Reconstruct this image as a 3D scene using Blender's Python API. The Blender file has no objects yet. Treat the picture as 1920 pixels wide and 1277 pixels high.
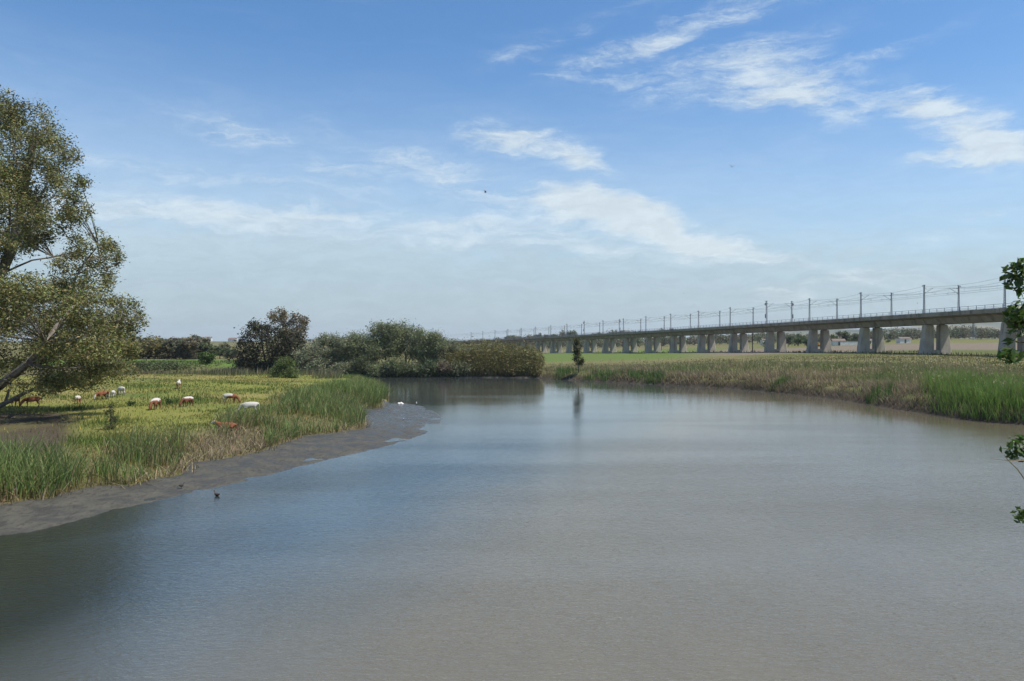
import bpy, bmesh, math, random
import numpy as np
from mathutils import Vector, Matrix

random.seed(7)
RNG = np.random.default_rng(11)
SC = bpy.context.scene
COL = SC.collection
FPX, HY, CZ = 1480.0, 650.0, 7.0        # focal length and horizon measured on the 1920 px photograph; eye 7 m above the water
R = math.radians

# ------------------------------------------------------------------ basics
def at(px, py, Y):
    return np.array([(px - 960) / FPX * Y, Y, CZ + (HY - py) / FPX * Y])

def flat(px, py, z=0.0):
    Y = (CZ - z) * FPX / (py - HY)
    return np.array([(px - 960) / FPX * Y, Y])

def tag(o, label=None, cat=None, group=None, kind=None):
    if label: o['label'] = label
    if cat: o['category'] = cat
    if group: o['group'] = group
    if kind: o['kind'] = kind
    return o

def link(name, me, mat=None, parent=None):
    o = bpy.data.objects.new(name, me)
    COL.objects.link(o)
    if mat is not None and len(me.materials) == 0: me.materials.append(mat)
    if parent is not None: o.parent = parent
    return o

def empty(name, loc=(0, 0, 0), rz=0.0):
    o = bpy.data.objects.new(name, None)
    o.empty_display_size = 0.2
    COL.objects.link(o)
    o.location = loc
    o.rotation_euler = (0, 0, rz)
    return o

def mesh_np(name, V, F, col=None, smooth=False):
    """V (n,3), F (m,k) with constant k"""
    V = np.asarray(V, np.float32); F = np.asarray(F, np.int32)
    me = bpy.data.meshes.new(name)
    m, k = F.shape
    me.vertices.add(len(V)); me.vertices.foreach_set('co', V.ravel())
    me.loops.add(m * k); me.loops.foreach_set('vertex_index', F.ravel())
    me.polygons.add(m); me.polygons.foreach_set('loop_start', np.arange(0, m * k, k, dtype=np.int32))
    if col is not None:
        a = me.color_attributes.new('col', 'FLOAT_COLOR', 'POINT')
        c = np.ones((len(V), 4), np.float32); c[:, :3] = col
        a.data.foreach_set('color', c.ravel())
    me.update(calc_edges=True)
    if smooth: me.polygons.foreach_set('use_smooth', np.ones(m, bool))
    return me

class MB:
    """collects boxes, bars and tubes; build() makes ONE mesh"""
    def __init__(s): s.v = []; s.f = []
    def add(s, V, F):
        b = len(s.v); s.v += [tuple(map(float, p)) for p in V]; s.f += [tuple(i + b for i in f) for f in F]
    def box(s, x0, x1, y0, y1, z0, z1):
        s.add([(x0,y0,z0),(x1,y0,z0),(x1,y1,z0),(x0,y1,z0),(x0,y0,z1),(x1,y0,z1),(x1,y1,z1),(x0,y1,z1)],
              [(0,3,2,1),(4,5,6,7),(0,1,5,4),(1,2,6,5),(2,3,7,6),(3,0,4,7)])
    def hexa(s, lo, hi):
        s.add(list(lo) + list(hi), [(3,2,1,0),(4,5,6,7),(0,1,5,4),(1,2,6,5),(2,3,7,6),(3,0,4,7)])
    def tube(s, pts, radii, n=6, cap=True):
        pts = [Vector(p) for p in pts]
        if not hasattr(radii, '__len__'): radii = [radii] * len(pts)
        V = []; up0 = None
        for i, p in enumerate(pts):
            d = (pts[min(i+1, len(pts)-1)] - pts[max(i-1, 0)])
            if d.length < 1e-9: d = Vector((0,0,1))
            d.normalize()
            if up0 is None:
                up0 = Vector((0,0,1)) if abs(d.z) < .9 else Vector((1,0,0))
            a = d.cross(up0)
            if a.length < 1e-6: a = d.orthogonal()
            a.normalize(); b = d.cross(a); up0 = -b if False else a.cross(d)
            for k in range(n):
                t = 2 * math.pi * k / n
                V.append(p + (a * math.cos(t) + b * math.sin(t)) * radii[i])
        F = []
        for i in range(len(pts) - 1):
            for k in range(n):
                F.append((i*n+k, i*n+(k+1) % n, (i+1)*n+(k+1) % n, (i+1)*n+k))
        if cap:
            F.append(tuple(range(n-1, -1, -1))); F.append(tuple((len(pts)-1)*n+k for k in range(n)))
        s.add(V, F)
    def loft(s, rings, cap=True):
        n = len(rings[0]); V = [p for r in rings for p in r]; F = []
        for i in range(len(rings) - 1):
            for k in range(n):
                F.append((i*n+k, i*n+(k+1) % n, (i+1)*n+(k+1) % n, (i+1)*n+k))
        if cap:
            F.append(tuple(range(n-1, -1, -1))); F.append(tuple((len(rings)-1)*n+k for k in range(n)))
        s.add(V, F)
    def build(s, name, mat, parent=None, smooth=False):
        me = bpy.data.meshes.new(name); me.from_pydata(s.v, [], s.f)
        bm = bmesh.new(); bm.from_mesh(me); bmesh.ops.recalc_face_normals(bm, faces=bm.faces); bm.to_mesh(me); bm.free()
        if smooth: me.polygons.foreach_set('use_smooth', np.ones(len(me.polygons), bool))
        return link(name, me, mat, parent)

def nth(i):
    return ['first','second','third','fourth','fifth','sixth','seventh','eighth','ninth','tenth','eleventh','twelfth','thirteenth',
            'fourteenth','fifteenth','sixteenth','seventeenth','eighteenth','nineteenth','twentieth','twenty-first','twenty-second'][i]

# ------------------------------------------------------------------ materials
def new_mat(name):
    m = bpy.data.materials.new(name); m.use_nodes = True
    nt = m.node_tree
    return m, nt, nt.nodes['Principled BSDF'], nt.nodes['Material Output']

def N(nt, t, **kw):
    n = nt.nodes.new(t)
    for k, v in kw.items():
        if k in n.inputs.keys(): n.inputs[k].default_value = v
        else: setattr(n, k, v)
    return n

def noise(nt, vec, scale, detail=4, rough=.55, dist=0.0):
    n = N(nt, 'ShaderNodeTexNoise'); n.inputs['Scale'].default_value = scale; n.inputs['Detail'].default_value = detail
    n.inputs['Roughness'].default_value = rough; n.inputs['Distortion'].default_value = dist
    if vec is not None: nt.links.new(vec, n.inputs['Vector'])
    return n.outputs['Fac']

def math_(nt, op, a, b=None, c=None, clamp=False):
    n = N(nt, 'ShaderNodeMath', operation=op); n.use_clamp = clamp
    for i, x in enumerate((a, b, c)):
        if x is None: continue
        if isinstance(x, (int, float)): n.inputs[i].default_value = x
        else: nt.links.new(x, n.inputs[i])
    return n.outputs[0]

def ramp(nt, fac, lo, hi, a=0.0, b=1.0, smooth=True):
    n = N(nt, 'ShaderNodeMapRange'); n.interpolation_type = 'SMOOTHSTEP' if smooth else 'LINEAR'
    nt.links.new(fac, n.inputs['Value'])
    n.inputs['From Min'].default_value = lo; n.inputs['From Max'].default_value = hi
    n.inputs['To Min'].default_value = a; n.inputs['To Max'].default_value = b
    return n.outputs['Result']

def mixc(nt, fac, a, b, mode='MIX'):
    n = N(nt, 'ShaderNodeMix', data_type='RGBA', blend_type=mode)
    for k, x in ((0, fac), (6, a), (7, b)):
        if isinstance(x, (int, float)): n.inputs[k].default_value = x
        elif isinstance(x, tuple): n.inputs[k].default_value = (*x, 1.0)
        else: nt.links.new(x, n.inputs[k])
    return n.outputs[2]

def coords(nt, kind='Object'):
    return N(nt, 'ShaderNodeTexCoord').outputs[kind]

def position(nt):
    return N(nt, 'ShaderNodeNewGeometry').outputs['Position']

def mapped(nt, vec, loc=(0,0,0), rot=(0,0,0), scale=(1,1,1), vt='POINT'):
    n = N(nt, 'ShaderNodeMapping'); n.vector_type = vt
    nt.links.new(vec, n.inputs['Vector'])
    n.inputs['Location'].default_value = loc; n.inputs['Rotation'].default_value = rot; n.inputs['Scale'].default_value = scale
    return n.outputs['Vector']

def bump(nt, h, strength, dist=1.0):
    n = N(nt, 'ShaderNodeBump'); n.inputs['Strength'].default_value = strength; n.inputs['Distance'].default_value = dist
    nt.links.new(h, n.inputs['Height'])
    return n.outputs['Normal']

def plain(name, a, b=None, scale=2.0, rough=.8, spec=.3, bumps=0.0, metal=0.0):
    m, nt, p, o = new_mat(name)
    v = coords(nt)
    f = noise(nt, v, scale, 5)
    c = mixc(nt, ramp(nt, f, .35, .65), a, b or tuple(x * .7 for x in a))
    nt.links.new(c, p.inputs['Base Color']); p.inputs['Roughness'].default_value = rough
    p.inputs['Specular IOR Level'].default_value = spec; p.inputs['Metallic'].default_value = metal
    if bumps: nt.links.new(bump(nt, noise(nt, v, scale * 6, 4), bumps, .05), p.inputs['Normal'])
    return m

def leafy(name, trans=.3, rough=.55, spec=.25, var=.25, vscale=.6):
    """foliage: colour carried by each leaf, plus a slow drift of hue through the plant"""
    m, nt, p, o = new_mat(name)
    at_ = N(nt, 'ShaderNodeAttribute'); at_.attribute_name = 'col'
    f = noise(nt, position(nt), vscale, 3)
    hv = N(nt, 'ShaderNodeHueSaturation'); nt.links.new(at_.outputs['Color'], hv.inputs['Color'])
    nt.links.new(ramp(nt, f, .3, .7, 1 - var, 1 + var, False), hv.inputs['Value'])
    c = hv.outputs['Color']
    nt.links.new(c, p.inputs['Base Color']); p.inputs['Roughness'].default_value = rough; p.inputs['Specular IOR Level'].default_value = spec
    t = N(nt, 'ShaderNodeBsdfTranslucent'); nt.links.new(c, t.inputs['Color'])
    mx = N(nt, 'ShaderNodeMixShader'); mx.inputs[0].default_value = trans
    nt.links.new(p.outputs[0], mx.inputs[1]); nt.links.new(t.outputs[0], mx.inputs[2]); nt.links.new(mx.outputs[0], o.inputs['Surface'])
    return m

M = {}
M['leaf'] = leafy('foliage', .28)
M['leaf_gloss'] = leafy('glossy_foliage', .34, .42, .35, .15, 3.0)
M['blade'] = leafy('grass_blades', .3, .6, .2, .22, .35)
M['bark_pale'] = plain('pale_bark', (.27,.24,.20), (.13,.11,.09), 3.0, .9, .1, .6)
M['bark'] = plain('brown_bark', (.11,.09,.07), (.06,.05,.04), 4.0, .9, .1, .6)
M['steel'] = plain('galvanised_steel', (.20,.21,.23), (.13,.14,.16), 3.0, .55, .4, 0, .4)
M['rail'] = plain('blue_grey_railing', (.15,.18,.24), (.10,.12,.17), 3.0, .6, .3)
M['wire'] = plain('dark_wire', (.10,.10,.11), None, 3.0, .6)
M['ceramic'] = plain('insulator_glaze', (.10,.06,.05), None, 3.0, .4, .5)
M['dark'] = plain('dark_rubber', (.03,.03,.03), None, 3.0, .7)
M['white_paint'] = plain('whitewash', (.74,.72,.68), (.60,.57,.52), 1.0, .85, .2)
M['tile_roof'] = plain('clay_roof', (.24,.17,.13), (.17,.12,.095), 2.0, .85, .2)
M['window_dark'] = plain('dark_glass', (.03,.035,.04), None, 3.0, .2, .5)
M['orange'] = plain('orange_machine_paint', (.55,.22,.04), (.40,.15,.03), 2.0, .5, .4)
M['timber'] = plain('weathered_timber', (.16,.13,.10), (.09,.07,.06), 3.0, .9, .1)
M['plume'] = plain('straw_plume', (.35,.28,.17), None, 3.0, .9, .1)

def concrete(name, a, b, streak=True):
    m, nt, p, o = new_mat(name)
    v = position(nt)
    big = noise(nt, v, .35, 6, .6)
    st = noise(nt, mapped(nt, v, scale=(.55, .55, .05)), 1.0, 6, .7)
    fine = noise(nt, v, 5.0, 4, .6)
    c = mixc(nt, ramp(nt, big, .35, .7), a, b)
    c = mixc(nt, ramp(nt, st, .50, .66, 0, .75), c, tuple(x * .45 for x in b))
    c = mixc(nt, ramp(nt, fine, .35, .7, 0, .3), c, tuple(x * .7 for x in a))
    nt.links.new(c, p.inputs['Base Color']); p.inputs['Roughness'].default_value = .9; p.inputs['Specular IOR Level'].default_value = .15
    nt.links.new(bump(nt, fine, .3, .03), p.inputs['Normal'])
    return m
M['concrete'] = concrete('deck_concrete', (.33,.295,.245), (.23,.20,.165))
M['concrete_pale'] = concrete('pier_concrete', (.46,.415,.345), (.35,.315,.26))

# ------------------------------------------------------------------ the river's outline, in metres on the water plane
W_px = [(0,1005),(60,997),(100,988),(150,975),(200,960),(260,947),(340,930),(450,905),(510,890),(560,875),(640,856),(700,842),
        (760,828),(805,810),(826,794),(829,782),(815,770),(790,761),(760,756),(735,753)]
W_left = [(-20,-300),(-20,-20),(-20.5,12),(-20,24)] + [tuple(flat(*p)) for p in W_px]
W_tip = [(-17,103),(-18.0,112),(-19.5,122),(-21.5,134),(-24.5,145),(-32,158),(-41,164),(-60,161),(-85,155),(-120,148),(-220,140),(-700,120)]
LEFT_LINE = np.array(W_left + W_tip)
FAR_px = [(400,704),(500,705.5),(580,706.5),(700,707),(850,707.5),(1000,708.5),(1050,712),(1100,714.5),(1150,717),(1200,719.5),(1250,722),(1300,724.5),(1350,727),
          (1420,733),(1500,741),(1560,748),(1620,757),(1680,768),(1740,776),(1780,783),(1850,792),(1920,797)]
FAR_LINE = np.array([(-700,150),(-220,168),(-120,178)] + [tuple(flat(*p)) for p in FAR_px] + [(50,64),(48,46),(38,29),(27,19.5),(18,13.5),(9.6,9.2),(8.6,7),(8.4,2),(8.4,-20),(10,-300)])
R_px = [(0,946),(60,934),(90,936),(115,925),(153,917),(192,911),(249,911),(288,897),(345,889),(356,869),(420,860),(493,847),(515,838),(571,818),(622,813),(688,803),
        (682,790),(672,775),(670,765),(715,763)]
R_LINE = np.array([tuple(flat(px, py, .2)) for px, py in R_px])

def inside(P, poly):
    x, y = P[:, 0], P[:, 1]; c = np.zeros(len(P), bool)
    j = len(poly) - 1
    for i in range(len(poly)):
        xi, yi = poly[i]; xj, yj = poly[j]
        k = ((yi > y) != (yj > y))
        c ^= k & (x < (xj - xi) * (y - yi) / ((yj - yi) if yj != yi else 1e-9) + xi)
        j = i
    return c

def dist_line(P, line):
    d = np.full(len(P), 1e9)
    for a, b in zip(line[:-1], line[1:]):
        ab = b - a; L = (ab ** 2).sum() + 1e-9
        t = np.clip(((P - a) @ ab) / L, 0, 1)
        q = P - a - t[:, None] * ab
        d = np.minimum(d, np.sqrt((q ** 2).sum(1)))
    return d

LEFT_POLY = np.vstack([LEFT_LINE, [(-900,120),(-900,-300)]])
FAR_POLY = np.vstack([FAR_LINE, [(9000,-300),(9000,9000),(-9000,9000),(-9000,150)]])
MUD_POLY = np.vstack([np.array([(-26,24),(-20,24)] + [tuple(flat(*p)) for p in W_px]), [(-16.2,101.5)], R_LINE[::-1], [(-27,28)]])

def sstep(a, b, x):
    t = np.clip((x - a) / (b - a), 0, 1); return t * t * (3 - 2 * t)

def vnoise(P, s, seed=0):
    """cheap smooth value noise, -1..1"""
    q = P / s; i = np.floor(q).astype(np.int64); f = q - i; f = f * f * (3 - 2 * f)
    def h(a, b):
        n = (a * 374761393 + b * 668265263 + seed * 974634641) & 0xffffffff
        n = ((n ^ (n >> 13)) * 1274126177) & 0xffffffff
        return ((n ^ (n >> 16)) & 0xffff) / 32767.5 - 1
    a = h(i[:,0], i[:,1]); b = h(i[:,0]+1, i[:,1]); c = h(i[:,0], i[:,1]+1); d = h(i[:,0]+1, i[:,1]+1)
    return (a*(1-f[:,0]) + b*f[:,0])*(1-f[:,1]) + (c*(1-f[:,0]) + d*f[:,0])*f[:,1]

PROF = [(-2600, [(20,1.5),(200,2.7),(420,3),(1500,17),(3000,30),(9000,40)]),
        (440, [(20,1.5),(185,1.5),(205,2.7),(260,2.8),(420,3.2),(800,8),(1500,17),(2600,22),(9000,35)]),
        (700, [(20,1.5),(185,1.5),(230,2.2),(420,2.6),(900,6),(1500,12),(3000,20),(9000,35)]),
        (1020, [(20,1.5),(175,1.4),(250,2.0),(600,2.1),(700,3.4),(900,7),(1500,10),(3000,20),(9000,35)]),
        (1226, [(20,1.5),(120,1.3),(150,2.2),(300,3.0),(440,3.7),(600,5.0),(800,7),(3000,22),(9000,35)]),
        (1455, [(20,1.5),(95,1.2),(120,2.8),(200,4.0),(300,4.6),(450,6.4),(600,8),(3000,25),(9000,35)]),
        (1755, [(20,1.6),(80,1.3),(100,2.8),(140,3.9),(223,4.85),(350,7.4),(600,12.3),(900,16),(3000,30),(9000,40)]),
        (2600, [(5,1.6),(40,1.8),(90,2.8),(140,3.9),(223,4.85),(350,7.4),(600,12.3),(900,16),(3000,30),(9000,40)])]
PX = np.array([p[0] for p in PROF], float)

def profile(P):
    d = np.hypot(P[:,0], P[:,1]); Y = np.maximum(P[:,1], .08 * d + .5)
    u = np.clip(960 + FPX * P[:,0] / Y, -2600, 2600)
    ld = np.log(np.maximum(Y, 2))
    zs = np.stack([np.interp(ld, np.log([q[0] for q in pr]), [q[1] for q in pr]) for _, pr in PROF])
    j = np.clip(np.searchsorted(PX, u) - 1, 0, len(PX) - 2)
    t = np.clip((u - PX[j]) / (PX[j+1] - PX[j]), 0, 1)
    k = np.arange(len(P))
    return zs[j, k] * (1 - t) + zs[j+1, k] * t

def terrain(P):
    """height of the land, and what lies there: -1 water, 0 pasture side, 1 far side, 2 mud"""
    P = np.asarray(P, float).reshape(-1, 2)
    il = inside(P, LEFT_POLY); ifar = inside(P, FAR_POLY)
    dl = dist_line(P, LEFT_LINE); df = dist_line(P, FAR_LINE); dr = dist_line(P, R_LINE)
    z = np.full(len(P), -1.6)
    z = np.where(~il & ~ifar, -1.6 * sstep(0, 3, np.minimum(dl, df)) - .05, z)
    mud = inside(P, MUD_POLY)
    past = .2 + 1.0 * sstep(0, 6, np.where(mud, 0, np.minimum(dr, dl))) + .35 * sstep(70, 150, P[:,1]) * sstep(-20, -60, P[:,0])
    past += .55 * np.exp(-(((P[:,0] + 44) / 12) ** 2 + ((P[:,1] - 112) / 14) ** 2))
    past += .10 * vnoise(P, 9, 3) + .06 * vnoise(P, 3, 4)
    past = np.minimum(past, .02 + .45 * dl)
    z = np.where(il & ~mud, past, z)
    t = dl / (dl + dr + 1e-6)
    mz = .015 + .2 * t ** .8 + .03 * vnoise(P, 1.7, 5) + .018 * vnoise(P, .55, 6) + .035 * vnoise(P, 4.5, 15)
    mz = mz - .20 * np.maximum(0, vnoise(P * np.array([1.0, .55]), 1.5, 77) - .28) * (t < .75) - .12 * np.maximum(0, vnoise(P * np.array([1.0, .6]), .7, 78) - .3) * (t < .6)
    z = np.where(il & mud, mz - .25, z)
    pf = profile(P)
    amp = np.clip(P[:,1] / 400, .05, 1)
    fz = np.minimum(pf + amp * (.22 * vnoise(P, 14, 7) + .1 * vnoise(P, 5, 8)), .05 + 1.1 * sstep(0, 1.6, df) + .12 * np.maximum(df - .8, 0) + .1 * vnoise(P, 1.2, 9) * sstep(0, .6, df))
    z = np.where(ifar, fz, z)
    kind = np.where(il & mud, 2, np.where(il, 0, np.where(ifar, 1, -1)))
    return z, kind, dl, df, dr, mz

def gz(x, y):
    return float(terrain(np.array([[x, y]]))[0][0])

def ground_at(px, py, lo=20, hi=1500):
    """where the sight line through a pixel meets the land"""
    Y = np.exp(np.linspace(np.log(lo), np.log(hi), 2500))
    P = np.stack([(px - 960) / FPX * Y, Y], 1); zz = terrain(P)[0]; ray = CZ + (HY - py) / FPX * Y
    k = np.argmax(ray <= zz)
    return np.array([P[k,0], P[k,1], zz[k]])

def px_of(P):
    return 960 + FPX * P[:,0] / np.maximum(P[:,1], .5)

# ------------------------------------------------------------------ ground sheet
a_dense = np.linspace(-46, 46, 420)
ang = np.radians(np.concatenate([np.linspace(-180, -48, 60), a_dense, np.linspace(48, 180, 60)[:-1]]))
rad = np.concatenate([np.linspace(2, 24, 16)[:-1], np.exp(np.linspace(np.log(24), np.log(260), 330))[:-1], np.exp(np.linspace(np.log(260), np.log(9000), 110))])
na, nr = len(ang), len(rad)
AA, RR = np.meshgrid(ang, rad)
GP = np.stack([(np.sin(AA) * RR).ravel(), (np.cos(AA) * RR).ravel()], 1)
gzv, gk, gdl, gdf, gdr, _ = terrain(GP)
V = np.column_stack([GP, gzv])
idx = np.arange(na * nr).reshape(nr, na)
nxt = np.roll(idx, -1, axis=1)
F = np.stack([idx[:-1], nxt[:-1], nxt[1:], idx[1:]], -1).reshape(-1, 4)
# what grows or lies where
n1, n2, n3 = vnoise(GP, 11, 21), vnoise(GP, 4, 22), vnoise(GP, 30, 23)
u = px_of(GP); Yg = GP[:,1]
lerp = lambda a, b, t: np.asarray(a, float) * (1 - t[:, None]) + np.asarray(b, float) * t[:, None]
pasture = lerp((.185,.190,.046), (.25,.205,.075), np.clip(.5 + .9 * n2 + .6 * n1, 0, 1))
pasture = lerp(pasture, (.095,.135,.032), np.clip(.9 * vnoise(GP, 7, 31) + .5 * n2 - .1, 0, 1))
shaded_dirt = sstep(185, 95, px_of(GP) + 25 * n2 - (GP[:,1] < 20) * 0) * sstep(73, 66, GP[:,1] + 2 * n2) * sstep(40, 45, GP[:,1])
pasture = lerp(pasture, (.078,.060,.042), np.clip(shaded_dirt * (1.1 + .4 * n2), 0, 1))  # bare earth, its colour darkened to carry the tree's shade
wet = sstep(1.25, .6, gdr / (5.8 + 3.6 * sstep(52, 74, GP[:,1]))) * np.where(GP[:,1] < 112, 1, .3)
pasture = lerp(pasture, (.115,.095,.055), wet * .85)
field = lerp((.150,.140,.055), (.175,.155,.072), np.clip(.5 + n2, 0, 1))
field = lerp(field, (.085,.095,.035), np.clip(sstep(60, 20, gdf) * (.6 + n1), 0, 1))
d_ = Yg
green = sstep(235, 275, d_) * sstep(640, 560, d_) * sstep(1420, 1250, u) * sstep(900, 960, u)
field = lerp(field, (.105,.155,.036), green * np.clip(.85 + .25 * n2, 0, 1))
gl = sstep(192, 205, d_) * sstep(700, 560, u) * sstep(262, 245, d_)
field = lerp(field, (.105,.175,.034), gl * .95)
# beyond the viaduct: grass verge, ploughed strip, pale crop
per = d_ * (1 - .00019 * (u - 1750))
verge = sstep(215, 230, d_) * sstep(1330, 1480, u)
t1 = sstep(255, 285, d_) * sstep(1240, 1400, u)
field = lerp(field, (.095,.115,.035), verge * np.clip(.8 + .5 * n3, 0, 1))
field = lerp(field, (.19,.155,.115), t1 * sstep(470, 400, d_ + 0 * u) * (u < 5000))
field = lerp(field, (.16,.155,.055), sstep(400, 450, d_) * sstep(1350, 1500, u) * .9)
field = lerp(field, (.17,.15,.075), sstep(560, 700, d_) * (.4 + .4 * vnoise(GP, 160, 41)).clip(0, 1))
hillc = lerp((.20,.165,.085), (.095,.105,.050), np.clip(.5 + 1.6 * vnoise(GP * [1, .45], 260, 42), 0, 1))
field = lerp(field, hillc, sstep(800, 1300, d_))
bank = sstep(2.2, .6, gdf)
field = lerp(field, (.075,.058,.042), bank)
c = np.where((gk == 1)[:, None], field, pasture)
c = np.where((gk == -1)[:, None], np.array([.09,.078,.06]), c)
c = np.where((gk == 2)[:, None], np.array([.10,.09,.072]), c)
me = mesh_np('ground', V, F, c, True)
m, nt, p, o = new_mat('ground_cover')
a = N(nt, 'ShaderNodeAttribute'); a.attribute_name = 'col'
pos = position(nt)
f1 = noise(nt, pos, 1.3, 6, .65); f2 = noise(nt, pos, 6.0, 4, .6)
cc = mixc(nt, ramp(nt, f1, .35, .7, 0, .45), a.outputs['Color'], mixc(nt, 1.0, a.outputs['Color'], (.55,.62,.5), 'MULTIPLY'))
cc = mixc(nt, ramp(nt, f2, .52, .72, 0, .4), cc, mixc(nt, 1.0, a.outputs['Color'], (1.5,1.4,1.25), 'MULTIPLY'))
nt.links.new(cc, p.inputs['Base Color']); p.inputs['Roughness'].default_value = .95; p.inputs['Specular IOR Level'].default_value = .08
nt.links.new(bump(nt, f2, .6, .12), p.inputs['Normal'])
tag(link('ground', me, m), kind='structure')

# mud flat between the reeds and the water
gx, gy = np.meshgrid(np.arange(-29, -2, .22), np.arange(22, 104, .3))
MP = np.stack([gx.ravel(), gy.ravel()], 1)
tz = terrain(MP)
okm = inside(MP, MUD_POLY) | (dist_line(MP, np.vstack([MUD_POLY, MUD_POLY[:1]])) < .8)
mzz = np.where(tz[1] == 2, tz[5], np.where(tz[1] == -1, -.06 - .25 * np.minimum(tz[2], 1), tz[0] - .12 * np.minimum(tz[4], 1)))
sh = gx.shape; idm = np.arange(gx.size).reshape(sh)
FM = np.stack([idm[:-1,:-1], idm[:-1,1:], idm[1:,1:], idm[1:,:-1]], -1).reshape(-1, 4)
FM = FM[okm[FM].all(1)]
used = np.unique(FM); remap = np.full(gx.size, -1); remap[used] = np.arange(len(used))
me = mesh_np('mud_bank', np.column_stack([MP, mzz])[used], remap[FM], None, True)
m, nt, p, o = new_mat('wet_mud')
pos = position(nt)
f1 = noise(nt, pos, .8, 6, .6); f2 = noise(nt, mapped(nt, pos, scale=(5, 2.2, 5)), 1.0, 5, .65); f3 = noise(nt, pos, 11, 3, .6)
cc = mixc(nt, ramp(nt, f1, .35, .68), (.058,.055,.043), (.090,.084,.064))
cc = mixc(nt, ramp(nt, f2, .5, .62, 0, .75), cc, (.044,.039,.032))
cc = mixc(nt, ramp(nt, f3, .68, .74, 0, .5), cc, (.17,.15,.11))
nt.links.new(cc, p.inputs['Base Color'])
sy = N(nt, 'ShaderNodeSeparateXYZ'); nt.links.new(pos, sy.inputs[0])
nt.links.new(math_(nt, 'SUBTRACT', ramp(nt, f1, .40, .60, .55, .95), ramp(nt, sy.outputs[1], 50, 78, 0, .42)), p.inputs['Roughness']); p.inputs['Specular IOR Level'].default_value = .30
nt.links.new(bump(nt, math_(nt, 'ADD', math_(nt, 'MULTIPLY', f2, 1.2), math_(nt, 'MULTIPLY', f3, .5)), .55, .09), p.inputs['Normal'])
tag(link('mud_bank', me, m), kind='structure')

# ------------------------------------------------------------------ river
gx, gy = np.meshgrid(np.linspace(-260, 110, 75), np.linspace(-60, 215, 56))
me = mesh_np('river', np.column_stack([gx.ravel(), gy.ravel(), np.zeros(gx.size)]),
             (lambda i: np.stack([i[:-1,:-1], i[:-1,1:], i[1:,1:], i[1:,:-1]], -1).reshape(-1, 4))(np.arange(gx.size).reshape(gx.shape)), None, True)
m, nt, p, o = new_mat('silty_water')
pos = position(nt)
sx = N(nt, 'ShaderNodeSeparateXYZ'); nt.links.new(pos, sx.inputs[0])
warp = noise(nt, mapped(nt, pos, scale=(.07, .05, 1)), 1.0, 4, .6)
# silt carried along the outer, right-hand side of the bend
side = math_(nt, 'ADD', math_(nt, 'ADD', sx.outputs[0], math_(nt, 'MULTIPLY', sx.outputs[1], -.35)), math_(nt, 'MULTIPLY', warp, 9.0))
silt = ramp(nt, side, -16.0, -3.5)
dk = math_(nt, 'MULTIPLY', ramp(nt, math_(nt, 'ADD', sx.outputs[0], math_(nt, 'MULTIPLY', warp, 4.0)), -5.0, -11.0), ramp(nt, math_(nt, 'ADD', sx.outputs[1], math_(nt, 'MULTIPLY', warp, 8.0)), 42, 28))  # shadow and dark reflections on the near left water, put into its colour
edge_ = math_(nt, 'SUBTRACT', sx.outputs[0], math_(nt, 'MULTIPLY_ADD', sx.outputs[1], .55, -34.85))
dk2 = math_(nt, 'MULTIPLY', ramp(nt, math_(nt, 'ADD', edge_, math_(nt, 'MULTIPLY', warp, 5.0)), 9.5, 4.0), ramp(nt, sx.outputs[1], 48, 34))  # the same painted darkness, following the mud edge
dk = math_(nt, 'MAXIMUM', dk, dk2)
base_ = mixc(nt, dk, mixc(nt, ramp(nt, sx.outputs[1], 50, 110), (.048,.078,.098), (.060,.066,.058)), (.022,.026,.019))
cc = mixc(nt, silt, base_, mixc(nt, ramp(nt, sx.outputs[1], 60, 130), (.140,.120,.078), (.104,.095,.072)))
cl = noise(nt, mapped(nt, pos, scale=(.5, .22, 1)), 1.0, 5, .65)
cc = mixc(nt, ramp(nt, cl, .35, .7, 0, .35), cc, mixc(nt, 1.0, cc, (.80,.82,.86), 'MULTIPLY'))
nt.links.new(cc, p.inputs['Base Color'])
p.inputs['IOR'].default_value = 1.5; p.inputs['Specular IOR Level'].default_value = .5
wob = mapped(nt, pos, rot=(0, 0, R(-24)), scale=(1.0, 2.3, 1))
w1 = noise(nt, wob, 1.9, 3, .6, .4)
w2 = noise(nt, wob, 5.5, 3, .6, .6)
w3 = noise(nt, mapped(nt, pos, scale=(.16, .42, 1)), 1.0, 2, .5)
hgt = math_(nt, 'ADD', math_(nt, 'MULTIPLY', w1, .5), math_(nt, 'ADD', math_(nt, 'MULTIPLY', w2, .28), math_(nt, 'MULTIPLY', w3, .5)))
ruff = noise(nt, mapped(nt, pos, scale=(.018, .085, 1)), 1.0, 3, .55)
far_ = ramp(nt, sx.outputs[1], 24, 95, 1.0, .11)
near_ = math_(nt, 'MULTIPLY', far_, ramp(nt, ruff, .40, .62, .60, 1.0))
bn = N(nt, 'ShaderNodeBump'); bn.inputs['Distance'].default_value = .085
nt.links.new(hgt, bn.inputs['Height']); nt.links.new(math_(nt, 'MULTIPLY', near_, .75), bn.inputs['Strength'])
nt.links.new(bn.outputs[0], p.inputs['Normal'])
nt.links.new(ramp(nt, ruff, .42, .6, .05, .09), p.inputs['Roughness'])
tag(link('river', me, m), kind='structure')

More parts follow.
